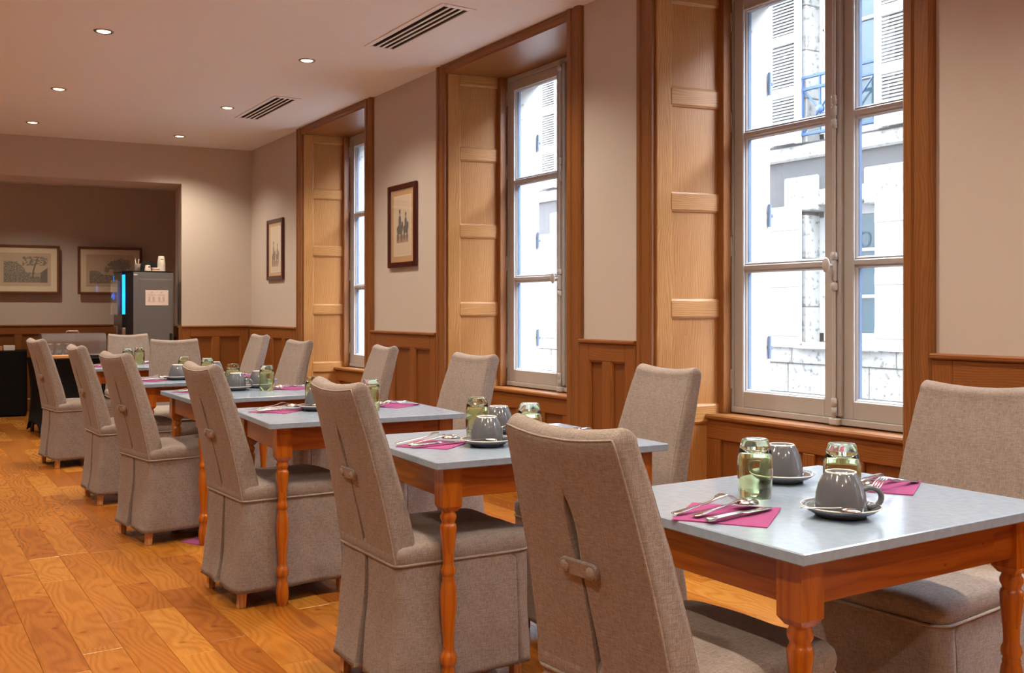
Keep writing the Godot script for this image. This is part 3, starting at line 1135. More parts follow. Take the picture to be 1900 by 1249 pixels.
		for k in 3:
			var pa: float = bars[k] + (0.0 if k == 0 else 0.018)
			var pb: float = bars[k + 1] - (0.0 if k == 2 else 0.018)
			st = S()
			bx(st, Vector3(x + 0.006, (pa + pb) * 0.5, (ga + gb) * 0.5), Vector3(0.004, pb - pa, gb - ga), 0.0)
			mk("pane", st, M.pane, sash)
			# painted glazing bead inside and the dark spacer between the two glass sheets
			st = S()
			var bead := [Vector2(0, 0), Vector2(0.010, 0), Vector2(0.004, 0.010), Vector2(0, 0.012)]
			extrude(st, bead, Vector3(x, pa, ga), Vector3(0, 0, 1), Vector3(-1, 0, 0), Vector3(0, 1, 0), pb - pa)
			extrude(st, bead, Vector3(x, pa, gb), Vector3(0, 0, -1), Vector3(-1, 0, 0), Vector3(0, 1, 0), pb - pa)
			extrude(st, bead, Vector3(x, pa, ga), Vector3(0, 1, 0), Vector3(-1, 0, 0), Vector3(0, 0, 1), gb - ga)
			extrude(st, bead, Vector3(x, pb, ga), Vector3(0, -1, 0), Vector3(-1, 0, 0), Vector3(0, 0, 1), gb - ga)
			mk("glazing_bead", st, M.win_paint, sash)
			st = S()
			for e in [ga, gb]:
				bx(st, Vector3(x + 0.018, (pa + pb) * 0.5, e), Vector3(0.018, pb - pa, 0.014), 0.0)
			for e in [pa, pb]:
				bx(st, Vector3(x + 0.018, e, (ga + gb) * 0.5), Vector3(0.018, 0.012, gb - ga), 0.0)
			mk("spacer", st, M.gasket, sash)
		# hinges on the outer stile
		for hy in [0.86, 1.55, 2.2, 2.72]:
			st = S()
			tube(st, [Vector3(depth - 0.002, hy - 0.05, s * (fh - 0.02)), Vector3(depth - 0.002, hy + 0.05, s * (fh - 0.02))], 0.0085, 10)
			mk("hinge", st, M.hardware, sash)
	# meeting cover strip and the espagnolette bolt
	box("cover_strip", Vector3(depth - 0.001, (y0 + y1) * 0.5, meet + 0.004), Vector3(0.026, y1 - y0 - 0.07, 0.052), M.win_paint, w, 0.006, 1)
	st = S()
	var bz := meet + 0.004
	var xr := depth - 0.026
	tube(st, [Vector3(xr, y0 + 0.0, bz), Vector3(xr, y1 - 0.03, bz)], 0.0075, 10)
	for cy in [y0 + 0.06, 0.79, 2.08, 2.14, 2.19, y1 - 0.07]:
		lathe(st, [[0.008, -0.022], [0.0145, -0.018], [0.012, -0.006], [0.016, 0.0], [0.012, 0.006], [0.0145, 0.018], [0.008, 0.022]], 14, Vector3(xr, cy, bz))
	bx(st, Vector3(xr + 0.004, y0 + 0.012, bz), Vector3(0.03, 0.034, 0.055), 0.006)
	var bolt := mk("espagnolette", st, M.hardware, w)
	st = S()
	bx(st, Vector3(xr, 1.40, bz), Vector3(0.026, 0.10, 0.022), 0.006)
	lathe(st, [[0.010, 0.0], [0.017, 0.004], [0.017, 0.03], [0.012, 0.036]], 14, Vector3(xr, 1.45, bz), true, true)
	lathe(st, [[0.012, 0.0], [0.017, 0.006], [0.017, 0.032], [0.010, 0.036]], 14, Vector3(xr, 1.31, bz), true, true)
	mk("gearbox", st, M.hardware, bolt)
	st = S()
	var kr := Basis(Vector3(0, 0, 1), PI * 0.5)
	var kc := Vector3(xr - 0.005, 1.425, bz - 0.006)
	lathe(st, [[0.008, 0.0], [0.008, 0.03], [0.011, 0.034], [0.011, 0.038]], 14, kc, true, true, 1, kr)
	var kn := []
	for e in [[0.3, 0.034], [0.85, 0.038], [1.0, 0.044], [0.85, 0.050], [0.3, 0.054]]:
		var r := PackedVector3Array()
		for j in 24:
			var a := TAU * j / 24
			r.append(kc + Vector3(-e[1], 0.036 * e[0] * sin(a), 0.022 * e[0] * cos(a)))
		kn.append(r)
	loft(st, kn, true, true, true, true)
	mk("knob", st, M.hardware, bolt)
	var lbl: String = ["casement window just outside the right edge of the picture", "large oak-lined casement window nearest the camera, showing a shuttered house", "tall oak-lined casement window in the middle of the wall", "narrowly seen oak-lined casement window farthest from the camera", "casement window behind the camera"][n - 1]
	w.set_meta("label", lbl)
	w.set_meta("category", "window")

# apron below a sill: rails, stiles and panels as sub-parts of one part
func wainscot_sub(root: Node3D, x0: float, x1: float, y0: float, y1: float, cuts: Array) -> void:
	var st := S()
	var th := 0.028
	bx(st, Vector3((x0 + x1) * 0.5, y1 - 0.05, th * 0.5), Vector3(x1 - x0, 0.10, th), 0.004, 0)
	mk("rail", st, M.oak_wain_shaded, root)
	st = S()
	bx(st, Vector3((x0 + x1) * 0.5, y0 + 0.07, th * 0.5), Vector3(x1 - x0, 0.14, th), 0.004, 0)
	mk("rail", st, M.oak_wain_shaded, root)
	var xs := [x0 + 0.05] + cuts + [x1 - 0.05]
	for x in xs:
		var wd: float = 0.1 if x == xs[0] or x == xs[-1] else 0.07
		st = S()
		bx(st, Vector3(x, (y0 + y1 + 0.04) * 0.5, th * 0.5), Vector3(wd, y1 - y0 - 0.24, th), 0.004, 1)
		mk("stile", st, M.oak_wain_shaded, root)
	for i in range(xs.size() - 1):
		st = S()
		bx(st, Vector3((xs[i] + xs[i + 1]) * 0.5, (y0 + y1) * 0.5, 0.006), Vector3(xs[i + 1] - xs[i], y1 - y0 - 0.1, 0.01), 0.0, 1)
		mk("panel", st, M.oak_shaded_panel, root)

# ---------------------------------------------------------------- room
func build_floor() -> void:
	var f := struct("floor", Vector3.ZERO)
	box("subfloor", Vector3(0.5, -0.09, -5.3), Vector3(6.4, 0.15, 17.4), M.black_matte, f, 0.0)
	var r := RandomNumberGenerator.new()
	r.seed = 77
	var todo := []
	var wdt := 0.138
	for i in 43:
		var x := 3.62 - wdt * (i + 0.5)
		var z := 3.0 - r.randf() * 0.8
		while z > -13.4:
			var l := r.randf_range(0.42, 1.15)
			var a := -(z - l * 0.5)
			var zc := 0.538 * x + 0.843 * a
			var xc := 0.843 * x - 0.538 * a
			var seen := zc > 2.4 and xc / zc > -0.60 and xc / zc < 0.56 and x < 3.4
			todo.append([1.0e3 if not seen else zc, x, z - l * 0.5, l, r.randi() % 5])
			z -= l
	todo.sort_custom(func(p, q): return p[0] < q[0])
	var rest := S()
	for i in todo.size():
		var e: Array = todo[i]
		var st := S() if i < 290 and e[0] < 999.0 else rest
		rng.seed = 1000 + i
		bx(st, Vector3(e[1], -0.0075, e[2]), Vector3(wdt - 0.0006, 0.015, e[3] - 0.0006), 0.0012, 2)
		if st != rest:
			mk("plank", st, M["floor%d" % e[4]], f)
	var o := mk("remaining_planks", rest, M.floor1, f)
	o.set_meta("kind", "stuff")

func build_shell() -> void:
	rng.seed = 3
	# ceiling
	var c := struct("ceiling")
	var cst := S()
	slab(cst, Vector3(-2.75, CEIL, 3.2), Vector3(2.64, CEIL + 0.18, -11.5))
	slab(cst, Vector3(2.80, CEIL, 3.2), Vector3(3.9, CEIL + 0.18, -11.5))
	slab(cst, Vector3(2.64, CEIL, 3.2), Vector3(2.80, CEIL + 0.18, -4.85))
	slab(cst, Vector3(2.64, CEIL, -5.83), Vector3(2.80, CEIL + 0.18, -7.65))
	slab(cst, Vector3(2.64, CEIL, -8.63), Vector3(2.80, CEIL + 0.18, -11.5))
	mk("plaster_ceiling", cst, M.ceiling, c)
	# window wall: piers, spandrels, heads, and the outer leaf of stone
	var w := struct("wall_right")
	var cs := [-1.4, 0.85, 3.09, 5.285, 8.09]
	var st := S()
	var a := -3.2
	for q in cs:
		slab(st, Vector3(WALL_X, 0, -a), Vector3(3.8, CEIL, -(q - HALF)))
		a = q + HALF
		slab(st, Vector3(3.66, -0.01, -(q - HALF)), Vector3(3.8, 0.652, -(q + HALF)))
		slab(st, Vector3(WALL_X, 2.886, -(q - HALF)), Vector3(3.8, CEIL, -(q + HALF)))
	slab(st, Vector3(WALL_X, 0, -a), Vector3(3.8, CEIL, -13.6))
	mk("plaster", st, M.wall, w)
	st = S()
	a = -3.4
	for q in cs:
		slab(st, Vector3(3.8, -0.3, -a), Vector3(3.97, 13.0, -(q - 0.577)))
		a = q + 0.577
		slab(st, Vector3(3.8, -0.3, -(q - 0.577)), Vector3(4.02, 0.70, -(q + 0.577)))
		slab(st, Vector3(3.8, 2.84, -(q - 0.577)), Vector3(3.97, 13.0, -(q + 0.577)))
	slab(st, Vector3(3.8, -0.3, -a), Vector3(3.97, 13.0, -14.0))
	mk("outer_stonework", st, M.jamb_stone, w)  # upper part, out of view, added to shade the house opposite
	# shutter pintles on the outer reveals
	for q in cs.slice(2):
		for h in [1.02, 1.72, 2.42]:
			st = S()
			tube(st, [Vector3(3.955, h - 0.06, -(q + 0.565)), Vector3(3.955, h + 0.06, -(q + 0.565))], 0.009, 8)
			bx(st, Vector3(3.965, h, -(q + 0.57)), Vector3(0.02, 0.02, 0.03), 0.003)
			mk("pintle", st, M.gasket, w)
	# end wall with the wide opening, slightly out of square
	var f := struct("wall_far", Vector3(WALL_X, 0, -10.38), -0.1263)
	st = S()
	slab(st, Vector3(-0.715, 0, -0.55), Vector3(0.05, CEIL, 0))
	slab(st, Vector3(-4.4, 2.535, -0.55), Vector3(-0.715, CEIL, 0))
	slab(st, Vector3(-6.6, 0, -0.55), Vector3(-4.4, CEIL, 0))
	mk("plaster", st, M.wall, f)
	var al := struct("wall_alcove", Vector3(WALL_X, 0, -10.38), -0.1263)
	st = S()
	slab(st, Vector3(-0.357, 0, -2.7), Vector3(0.1, 2.9, -0.55))
	slab(st, Vector3(-5.0, 0, -2.75), Vector3(-0.357, 2.9, -2.56))
	slab(st, Vector3(-5.0, 0, -2.6), Vector3(-4.8, 2.9, -0.55))
	mk("plaster", st, M.wall, al)
	var ac := struct("ceiling_alcove", Vector3(WALL_X, 0, -10.38), -0.1263)
	box("plaster_ceiling", Vector3(-2.5, 2.84, -1.65), Vector3(5.2, 0.18, 2.2), M.ceiling, ac, 0.0)
	var l := struct("wall_left")
	box("plaster", Vector3(-2.7, CEIL * 0.5, -4.4), Vector3(0.2, CEIL, 15.0), M.wall, l, 0.0)
	var b := struct("wall_back")
	box("plaster", Vector3(0.5, CEIL * 0.5, 3.1), Vector3(6.6, CEIL, 0.2), M.wall, b, 0.0)
	# oak wainscot
	var seg := [[1.705, 2.235, [], []], [3.945, 4.43, [0.2425], []], [6.14, 7.235, [0.37, 0.725], []], [8.945, 10.36, [0.36, 0.71, 1.06], []]]
	for i in seg.size():
		var t := struct("trim_%d" % (i + 1), Vector3(WALL_X, 0, -seg[i][1]), -PI * 0.5)
		wainscot(t, 0.0, seg[i][1] - seg[i][0], 0.0, 1.036, seg[i][2], seg[i][3])
	var t5 := struct("trim_5", Vector3(WALL_X, 0, -10.38), -0.1263)
	wainscot(t5, -0.715, -0.034, 0.0, 1.036, [-0.37], [])
	var t6 := struct("trim_6", f.transform * Vector3(-0.715, 0, 0), -0.1263 - PI * 0.5)
	wainscot(t6, -0.52, 0.0, 0.0, 1.036, [], [])
	var t7 := struct("trim_7", f.transform * Vector3(0, 0, -2.56), -0.1263)
	wainscot(t7, -4.7, -0.36, 0.0, 1.02, [-4.1, -3.5, -2.9, -2.3, -1.72, -1.14], [])

func downlight(at: Vector3, energy: float, label: String) -> void:
	var t := thing("downlight", at)
	var st := S()
	lathe(st, [[0.040, -0.002], [0.047, -0.006], [0.055, -0.005], [0.058, 0.0]], 28)
	mk("trim_ring", st, M.nickel, t)
	st = S()
	lathe(st, [[0.0, -0.009], [0.015, -0.0085], [0.03, -0.0065], [0.040, -0.003], [0.041, 0.0]], 24)
	mk("lamp_lens", st, M.lamp, t)
	var s := SpotLight3D.new()
	s.name = "lamp_beam"
	s.position = Vector3(0, -0.014, 0)
	s.rotation.x = -PI * 0.5
	s.light_color = Color(1.0, 0.945, 0.85)
	s.light_energy = energy
	s.light_size = 0.04
	s.spot_angle = 66.0
	s.spot_angle_attenuation = 0.9
	s.spot_range = 14.0
	s.spot_attenuation = 2.0
	s.shadow_enabled = true
	t.add_child(s, true)
	tag(t, label, "ceiling light", "recessed ceiling downlights")

func grille(at: Vector3, label: String) -> void:
	var t := thing("ceiling_grille", at)
	var L := 1.06
	var W := 0.225
	# sheet-metal duct rising through the hole in the ceiling
	for e in [[Vector3(-0.078, 0.2, 0), Vector3(0.002, 0.4, L - 0.084)], [Vector3(0.078, 0.2, 0), Vector3(0.002, 0.4, L - 0.084)], [Vector3(0, 0.2, -L * 0.5 + 0.042), Vector3(0.154, 0.4, 0.002)], [Vector3(0, 0.2, L * 0.5 - 0.042), Vector3(0.154, 0.4, 0.002)], [Vector3(0, 0.401, 0), Vector3(0.16, 0.004, L - 0.08)]]:
		box("duct_side", e[0], e[1], M.duct, t, 0.0)
	for s in [-1.0, 1.0]:
		box("frame", Vector3(s * (W - 0.034) * 0.5, -0.003, 0), Vector3(0.034, 0.007, L), M.ceiling, t, 0.002, 2)
		box("frame", Vector3(0, -0.003, s * (L - 0.04) * 0.5), Vector3(W - 0.068, 0.007, 0.04), M.ceiling, t, 0.002, 0)
	for i in 3:
		var st := S()
		bx(st, Vector3(-0.040 + i * 0.040, -0.004, 0), Vector3(0.0155, 0.005, L - 0.08), 0.0015, 2)
		mk("blade", st, M.ceiling, t)
	tag(t, label, "air vent", "ceiling air grilles")

# ---------------------------------------------------------------- street
func build_street() -> void:
	var s := struct("ground", Vector3.ZERO)
	box("street_surface", Vector3(9.5, -0.40, -6.0), Vector3(12.0, 0.2, 60.0), M.asphalt, s, 0.0)
	var h := thing("house", Vector3(8.0, -0.3, -6.45))
	var Y := -0.3
	# centres of the window bays along the street, relative to the house base
	var bays := [-8.6, -4.32, 0.0, 4.32, 8.64]
	var half := 0.44
	var st := S()
	var sts := S()
	var z := -24.0
	for i in 6:
		var zb: float = 24.0 if i == 5 else bays[i] - half - 0.02
		slab(st, Vector3(0.0, 0.95, z), Vector3(0.35, 5.4, zb))
		z = bays[i] + half + 0.02 if i < 5 else 0.0
	for b in bays:
		slab(st, Vector3(0.0, 2.63, b - half - 0.02), Vector3(0.35, 3.25, b + half + 0.02))
		slab(st, Vector3(0.0, 5.1, b - half - 0.02), Vector3(0.35, 5.4, b + half + 0.02))
		slab(st, Vector3(0.0, 0.95, b - half - 0.02), Vector3(0.35, 1.15, b + half + 0.02))
	mk("wall", st, M.render, h)
	# dressed-stone base in courses, every block its own piece
	var r := RandomNumberGenerator.new()
	r.seed = 19
	var ys := [[0.0, 0.42], [0.425, 0.655], [0.66, 0.965], [0.97, 1.145]]
	for k in 4:
		var zz := -8.0 + r.randf() * 0.4
		while zz < 5.5:
			var l := r.randf_range(0.42, 0.78)
			var p: float = (0.03 if k < 3 else 0.055) + r.randf() * 0.008
			st = S()
			bx(st, Vector3(0.1 - p, (ys[k][0] + ys[k][1]) * 0.5, zz + l * 0.5), Vector3(0.2, ys[k][1] - ys[k][0], l - 0.008), 0.008)
			mk("stone", st, M.limestone, h)
			zz += l
	# stone string course below the upper windows
	box("string_course", Vector3(0.05, 3.15, 0.0), Vector3(0.2, 0.15, 46.0), M.limestone, h, 0.02)
	box("cornice", Vector3(-0.06, 5.45, 0.0), Vector3(0.4, 0.2, 46.0), M.limestone, h, 0.03)
	st = S()
	extrude(st, [Vector2(-0.3, 5.55), Vector2(4.2, 6.9), Vector2(4.2, 7.05), Vector2(-0.3, 5.65)], Vector3(0, 0, -24), Vector3(1, 0, 0), Vector3(0, 1, 0), Vector3(0, 0, 1), 48.0)
	mk("roof", st, M.slate, h)
	for i in bays.size():
		var b: float = bays[i]
		# stone surround, ragged blocks toothed into the render
		for sgn in [-1.0, 1.0]:
			for q in [[1.15, 1.55, 0.10], [1.555, 2.05, 0.16], [2.055, 2.50, 0.10]]:
				st = S()
				bx(st, Vector3(0.14, (q[0] + q[1]) * 0.5, b + sgn * (half + q[2] * 0.5 - 0.015)), Vector3(0.32, q[1] - q[0], q[2]), 0.01)
				mk("quoin", st, M.limestone, h)
			st = S()
			bx(st, Vector3(0.085, 2.72, b + sgn * (half + 0.06)), Vector3(0.24, 0.36, 0.44), 0.015)
			mk("lintel_block", st, M.limestone, h)
			for q in [[3.25, 3.7, 0.12], [3.705, 4.2, 0.18], [4.205, 4.66, 0.12], [4.665, 5.1, 0.18]]:
				st = S()
				bx(st, Vector3(0.14, (q[0] + q[1]) * 0.5, b + sgn * (half + q[2] * 0.5 - 0.015)), Vector3(0.32, q[1] - q[0], q[2]), 0.01)
				mk("quoin", st, M.limestone, h)
		box("lintel", Vector3(0.09, 2.665, b), Vector3(0.23, 0.16, half * 2.0 - 0.3), M.limestone, h, 0.012)
		box("sill", Vector3(0.02, 1.155, b), Vector3(0.3, 0.07, half * 2.0 + 0.1), M.limestone, h, 0.012)
		for fl in 2:
			var y0: float = 1.19 if fl == 0 else 3.25
			var y1: float = 2.585 if fl == 0 else 5.0
			st = S()
			for e in [[-half + 0.04, 0.07], [half - 0.04, 0.07], [0.0, 0.08]]:
				bx(st, Vector3(0.21, (y0 + y1) * 0.5, b + e[0]), Vector3(0.06, y1 - y0, e[1]), 0.006)
			bx(st, Vector3(0.21, y0 + 0.05, b), Vector3(0.06, 0.1, half * 2.0), 0.006)
			bx(st, Vector3(0.21, y1 - 0.05, b), Vector3(0.06, 0.12, half * 2.0), 0.006)
			var n := 3
			for k in range(1, n):
				bx(st, Vector3(0.205, lerpf(y0, y1, float(k) / n), b), Vector3(0.05, 0.035, half * 2.0 - 0.1), 0.005)
			var wf := mk("window", st, M.shutter, h)
			for sgn in [-1.0, 1.0]:
				st = S()
				bx(st, Vector3(0.215, (y0 + y1) * 0.5, b + sgn * half * 0.5), Vector3(0.012, y1 - y0 - 0.1, half - 0.1), 0.0)
				mk("glass", st, M.teal_glass, wf)
			box("dark_room_panel", Vector3(0.30, (y0 + y1) * 0.5, b), Vector3(0.02, y1 - y0, half * 2.0), M.dark_room_panel, wf, 0.0)  # curtain-teal panel coloured to stand for the dark room behind
			if fl == 0 and i == 2:
				var tm := TextMesh.new()
				tm.text = "TRO"
				tm.font_size = 64
				tm.pixel_size = 0.0034
				tm.depth = 0.004
				var sf := SystemFont.new()
				sf.font_names = PackedStringArray(["Droid Sans"])
				tm.font = sf
				var lt := MeshInstance3D.new()
				lt.mesh = tm
				lt.material_override = M.letter
				# lettering seen mirrored in the pane, read from inside
				lt.transform = Transform3D(Basis(Vector3(0, 0, -1), Vector3(0, 1, 0), Vector3(1, 0, 0)), Vector3(0.205, 2.22, b + half * 0.5 + 0.02))
				put("lettering", lt, wf)
			# shutters folded back on the wall
			for sgn in [-1.0, 1.0]:
				var sz: float = b + sgn * (half + 0.235)
				var sy0: float = 1.13 if fl == 0 else 3.24
				var sy1: float = 2.60 if fl == 0 else 4.95
				st = S()
				if fl == 0:
					bx(st, Vector3(-0.075, (sy0 + sy1) * 0.5, sz), Vector3(0.03, sy1 - sy0, 0.45), 0.004)
					for yy in [sy0 + 0.17, sy0 + 0.68, sy1 - 0.20]:
						bx(st, Vector3(-0.095, yy, sz), Vector3(0.016, 0.10, 0.44), 0.004)
					mk("shutter", st, M.shutter, h)
				else:
					for e in [-0.19, 0.19]:
						bx(st, Vector3(-0.08, (sy0 + sy1) * 0.5, sz + e), Vector3(0.035, sy1 - sy0, 0.075), 0.004)
					var rails := [sy0 + 0.08, sy0 + 0.55, sy0 + 1.10, sy1 - 0.06]
					for k in 4:
						bx(st, Vector3(-0.08, rails[k], sz), Vector3(0.035, 0.14 if k == 0 else 0.10, 0.32), 0.004)
					var sh := mk("shutter", st, M.shutter, h)
					st = S()
					for k in 3:
						var yy: float = rails[k] + 0.075
						while yy < rails[k + 1] - 0.05:
							bx(st, Vector3(-0.08, yy, sz), Vector3(0.034, 0.006, 0.31), 0.0, 2, Basis(Vector3(0, 0, 1), 0.75))
							yy += 0.033
					var lv := mk("louvres", st, M.shutter, sh)
					lv.set_meta("kind", "stuff")
		# wrought iron rail at the upper window
		st = S()
		for yy in [3.32, 3.78, 3.90]:
			bx(st, Vector3(-0.06, yy, b), Vector3(0.03, 0.03, half * 2.0 + 0.02), 0.004)
		for k in 5:
			var zz := b + (k - 2) * 0.22
			bx(st, Vector3(-0.06, 3.6, zz), Vector3(0.02, 0.6, 0.02), 0.003)
		for k in 2:
			var zc := b + (k * 2 - 1) * 0.22
			for d in [-1.0, 1.0]:
				tube(st, [Vector3(-0.06, 3.34, zc - d * 0.2), Vector3(-0.06, 3.55, zc), Vector3(-0.06, 3.76, zc + d * 0.2)], 0.010, 6)
			lathe(st, [[0.0, -0.02], [0.045, -0.015], [0.045, 0.015], [0.0, 0.02]], 12, Vector3(-0.06, 3.55, zc), false, false, 1, Basis(Vector3(0, 0, 1), PI * 0.5))
		mk("railing", st, M.blue_iron, h)
	box("letter_box", Vector3(-0.05, 1.42, -4.32 - half - 0.62), Vector3(0.1, 0.2, 0.24), M.shutter, h, 0.01)
	tag(h, "pale stone house across the street with white shutters and a blue window railing", "building")

# ---------------------------------------------------------------- buffet
func cloth_table(at: Vector3, turn: float, w: float, d: float, arch: float, pinch: float, label: String) -> void:
	var t := thing("buffet_table", at, turn)
	var st := S()
	var rings := []
	for i in 13:
		var f := i / 12.0
		var r := PackedVector3Array()
		for side in 4:
			for k in 16:
				var u := k / 8.0 - 1.0
				var p := Vector2.ZERO
				var inn := pinch * (1.0 - u * u) * (1.0 - pow(2.0 * f - 1.0, 2.0)) + pinch * 0.6 * (1.0 - pow(2.0 * f - 1.0, 2.0)) + 0.004 * sin(u * 19.0 + side) * (1.0 - f) * (1.0 if arch == 0.0 else 0.0)
				match side:
					0: p = Vector2(u * (w * 0.5 - inn), d * 0.5 - inn)
					1: p = Vector2(w * 0.5 - inn, -u * (d * 0.5 - inn))
					2: p = Vector2(-u * (w * 0.5 - inn), -d * 0.5 + inn)
					3: p = Vector2(-w * 0.5 + inn, u * (d * 0.5 - inn))
				var y0 := 0.015 + arch * pow(1.0 - pow(absf(u), 3.0), 0.7)
				r.append(Vector3(p.x, lerpf(y0, 0.747, f), p.y))
		rings.append(r)
	loft(st, rings, true, false, true, true)
	mk("black_cover", st, M.black_cloth, t)
	for sx in [-1.0, 1.0]:
		for sz in [-1.0, 1.0]:
			st = S()
			tube(st, [Vector3(sx * (w * 0.5 - 0.045), 0.0, sz * (d * 0.5 - 0.045)), Vector3(sx * (w * 0.5 - 0.045), 0.72, sz * (d * 0.5 - 0.045))], 0.018, 10)
			mk("leg", st, M.black, t)
	tag(t, label, "table", "black covered buffet tables")

func build_machine(at: Vector3) -> void:
	var t := thing("drinks_machine", at)
	# x: depth of the machine (front towards -x), z: width (side we see towards +z)
	box("cabinet", Vector3(0.05, 0.435, 0.0), Vector3(0.40, 0.85, 0.50), M.grey_paint, t, 0.006)
	box("lid", Vector3(0.0, 0.866, 0.0), Vector3(0.50, 0.016, 0.50), M.black, t, 0.005)
	var st := S()
	var prof := []
	for i in 9:
		var a := PI * 0.5 * i / 8.0
		prof.append(Vector2(-0.20 - 0.05 * sin(a), 0.20 + 0.05 * cos(a)))
	for i in 9:
		var a := PI * 0.5 * i / 8.0
		prof.append(Vector2(-0.20 - 0.05 * cos(a), -0.20 - 0.05 * sin(a)))
	prof.append(Vector2(-0.15, -0.25))
	prof.append(Vector2(-0.15, 0.25))
	extrude(st, prof, Vector3(0, 0.0, 0), Vector3(1, 0, 0), Vector3(0, 0, 1), Vector3(0, 1, 0), 0.855)
	mk("door", st, M.black, t)
	# light column set in the rounded front corner
	st = S()
	for k in 2:
		var col := []
		for i in 7:
			var a := lerpf(0.50, 1.20, i / 6.0)
			var r := 0.0535
			col.append(Vector2(-0.20 - r * sin(a), 0.20 + r * cos(a)))
		for i in 7:
			var a := lerpf(1.20, 0.50, i / 6.0)
			col.append(Vector2(-0.20 - 0.0495 * sin(a), 0.20 + 0.0495 * cos(a)))
		if k == 1:
			for i in col.size():
				col[i] = Vector2(col[i].x, -col[i].y)
		extrude(st, col, Vector3(0, 0.43, 0), Vector3(1, 0, 0), Vector3(0, 0, 1), Vector3(0, 1, 0), 0.40)
	mk("light_strip", st, M.led, t)
	for s in [-1.0, 1.0]:
		var o := OmniLight3D.new()
		o.name = "strip_light"
		o.position = Vector3(-0.268, 0.62, s * 0.268)
		o.light_color = Color(0.08, 0.45, 1.0)
		o.light_energy = 0.008
		o.light_size = 0.04
		o.omni_range = 12.0
		o.omni_attenuation = 2.0
		o.shadow_enabled = true
		t.add_child(o, true)
	box("menu_panel", Vector3(-0.285, 0.60, 0.0), Vector3(0.012, 0.36, 0.34), M.acrylic, t, 0.004)
	box("menu_backing", Vector3(-0.262, 0.60, 0.0), Vector3(0.03, 0.34, 0.30), M.grey_paint, t, 0.004)
	box("cup_bay", Vector3(-0.262, 0.18, 0.0), Vector3(0.03, 0.26, 0.18), M.steel, t, 0.004)
	box("bay_edge", Vector3(-0.235, 0.20, 0.235), Vector3(0.035, 0.19, 0.02), M.steel, t, 0.004)
	box("drip_tray", Vector3(-0.275, 0.025, 0.0), Vector3(0.07, 0.03, 0.30), M.steel, t, 0.006)
	# recessed outline of the side panel
	st = S()
	bx(st, Vector3(0.075, 0.44, 0.2510), Vector3(0.335, 0.71, 0.003), 0.001)
	mk("panel_joint", st, M.grey_paint, t)
	st = S()
	bx(st, Vector3(0.075, 0.44, 0.2530), Vector3(0.317, 0.692, 0.005), 0.002)
	mk("side_panel", st, M.grey_paint, t)
	box("vent", Vector3(0.222, 0.19, 0.2555), Vector3(0.03, 0.085, 0.004), M.black_matte, t, 0.001)
	box("badge", Vector3(-0.127, 0.833, 0.2512), Vector3(0.035, 0.014, 0.003), M.rim, t, 0.0005)
	tag(t, "tall grey drinks machine with a glowing blue strip at its front corner", "coffee machine")
	# notice taped to the side
	var nt := S()
	nt.set_smooth_group(0xFFFFFFFF)
	var m := mat(Color.WHITE, 0.7)
	m.albedo_texture = notice_tex()
	for k in 2:
		var zf := 0.0 if k == 0 else -0.0008
		var p := [Vector3(-0.113, -0.078, zf), Vector3(0.113, -0.078, zf), Vector3(0.113, 0.078, zf), Vector3(-0.113, 0.078, zf)]
		var uv := [Vector2(0, 1), Vector2(1, 1), Vector2(1, 0), Vector2(0, 0)]
		if k == 1:
			p.reverse()
			uv.reverse()
		quad(nt, p, uv)
	var no := mk("notice", nt, m)
	no.position = at + Vector3(0.082, 0.60, 0.2564)
	tag(no, "white two-column printed notice taped to the grey machine's side", "notice")
	# things standing on top
	var top := at + Vector3(0, 0.8745, 0)
	var cup := func(called: String, x: float, z: float, r0: float, r1: float, hgt: float, label: String, cat: String, inv: bool) -> Node3D:
		var o := thing(called, top + Vector3(x, 0, z))
		var s2 := S()
		if inv:
			lathe(s2, [[r1, 0.0], [r1 + 0.001, 0.004], [r0, hgt - 0.004], [r0 - 0.002, hgt], [0.0, hgt]], 20)
		else:
			lathe(s2, [[0.0, 0.0], [r0, 0.0], [r1, hgt - 0.003], [r1 + 0.0015, hgt], [r1 - 0.002, hgt], [r0 - 0.002, 0.006], [0.0, 0.006]], 20)
		mk("cup_wall", s2, M.card, o)
		tag(o, label, cat)
		return o
	var c1: Node3D = cup.call("stirrer_cup", -0.075, 0.10, 0.022, 0.029, 0.075, "white paper cup holding wooden stirrers on top of the machine", "cup", false)
	for i in 5:
		var s3 := S()
		var a := i * 1.3
		tube(s3, [Vector3(0.008 * cos(a), 0.008, 0.008 * sin(a)), Vector3(0.032 * cos(a) + (-0.02 if i == 0 else 0.0), 0.115 + 0.008 * (i % 3), 0.03 * sin(a))], 0.0028, 6)
		mk("stirrer", s3, M.card, c1)
	var c2: Node3D = cup.call("paper_cup", 0.016, 0.14, 0.024, 0.031, 0.062, "single small paper cup upside down in front of the black holder", "cup", true)
	box("logo", Vector3(0.008, 0.042, 0.0255), Vector3(0.014, 0.014, 0.002), M.frame_red, c2, 0.0)
	var c3 := thing("paper_cup_stack", top + Vector3(0.165, 0, 0.08))
	for i in 5:
		var s4 := S()
		var y := 0.019 * i if i < 4 else 0.076
		var hg := 0.085 if i == 4 else 0.075
		lathe(s4, [[0.039, y], [0.040, y + 0.004], [0.0385, y + 0.018], [0.030, y + hg - 0.003], [0.028, y + hg], [0.0, y + hg]], 22)
		mk("paper_cup", s4, M.card, c3)
	box("print_band", Vector3(0, 0.128, 0.0355), Vector3(0.028, 0.006, 0.004), M.groove, c3, 0.0)
	tag(c3, "tall stack of upturned white paper cups on the machine", "cup stack")
	var c4 := thing("lid_stack", top + Vector3(0.095, 0, 0.13))
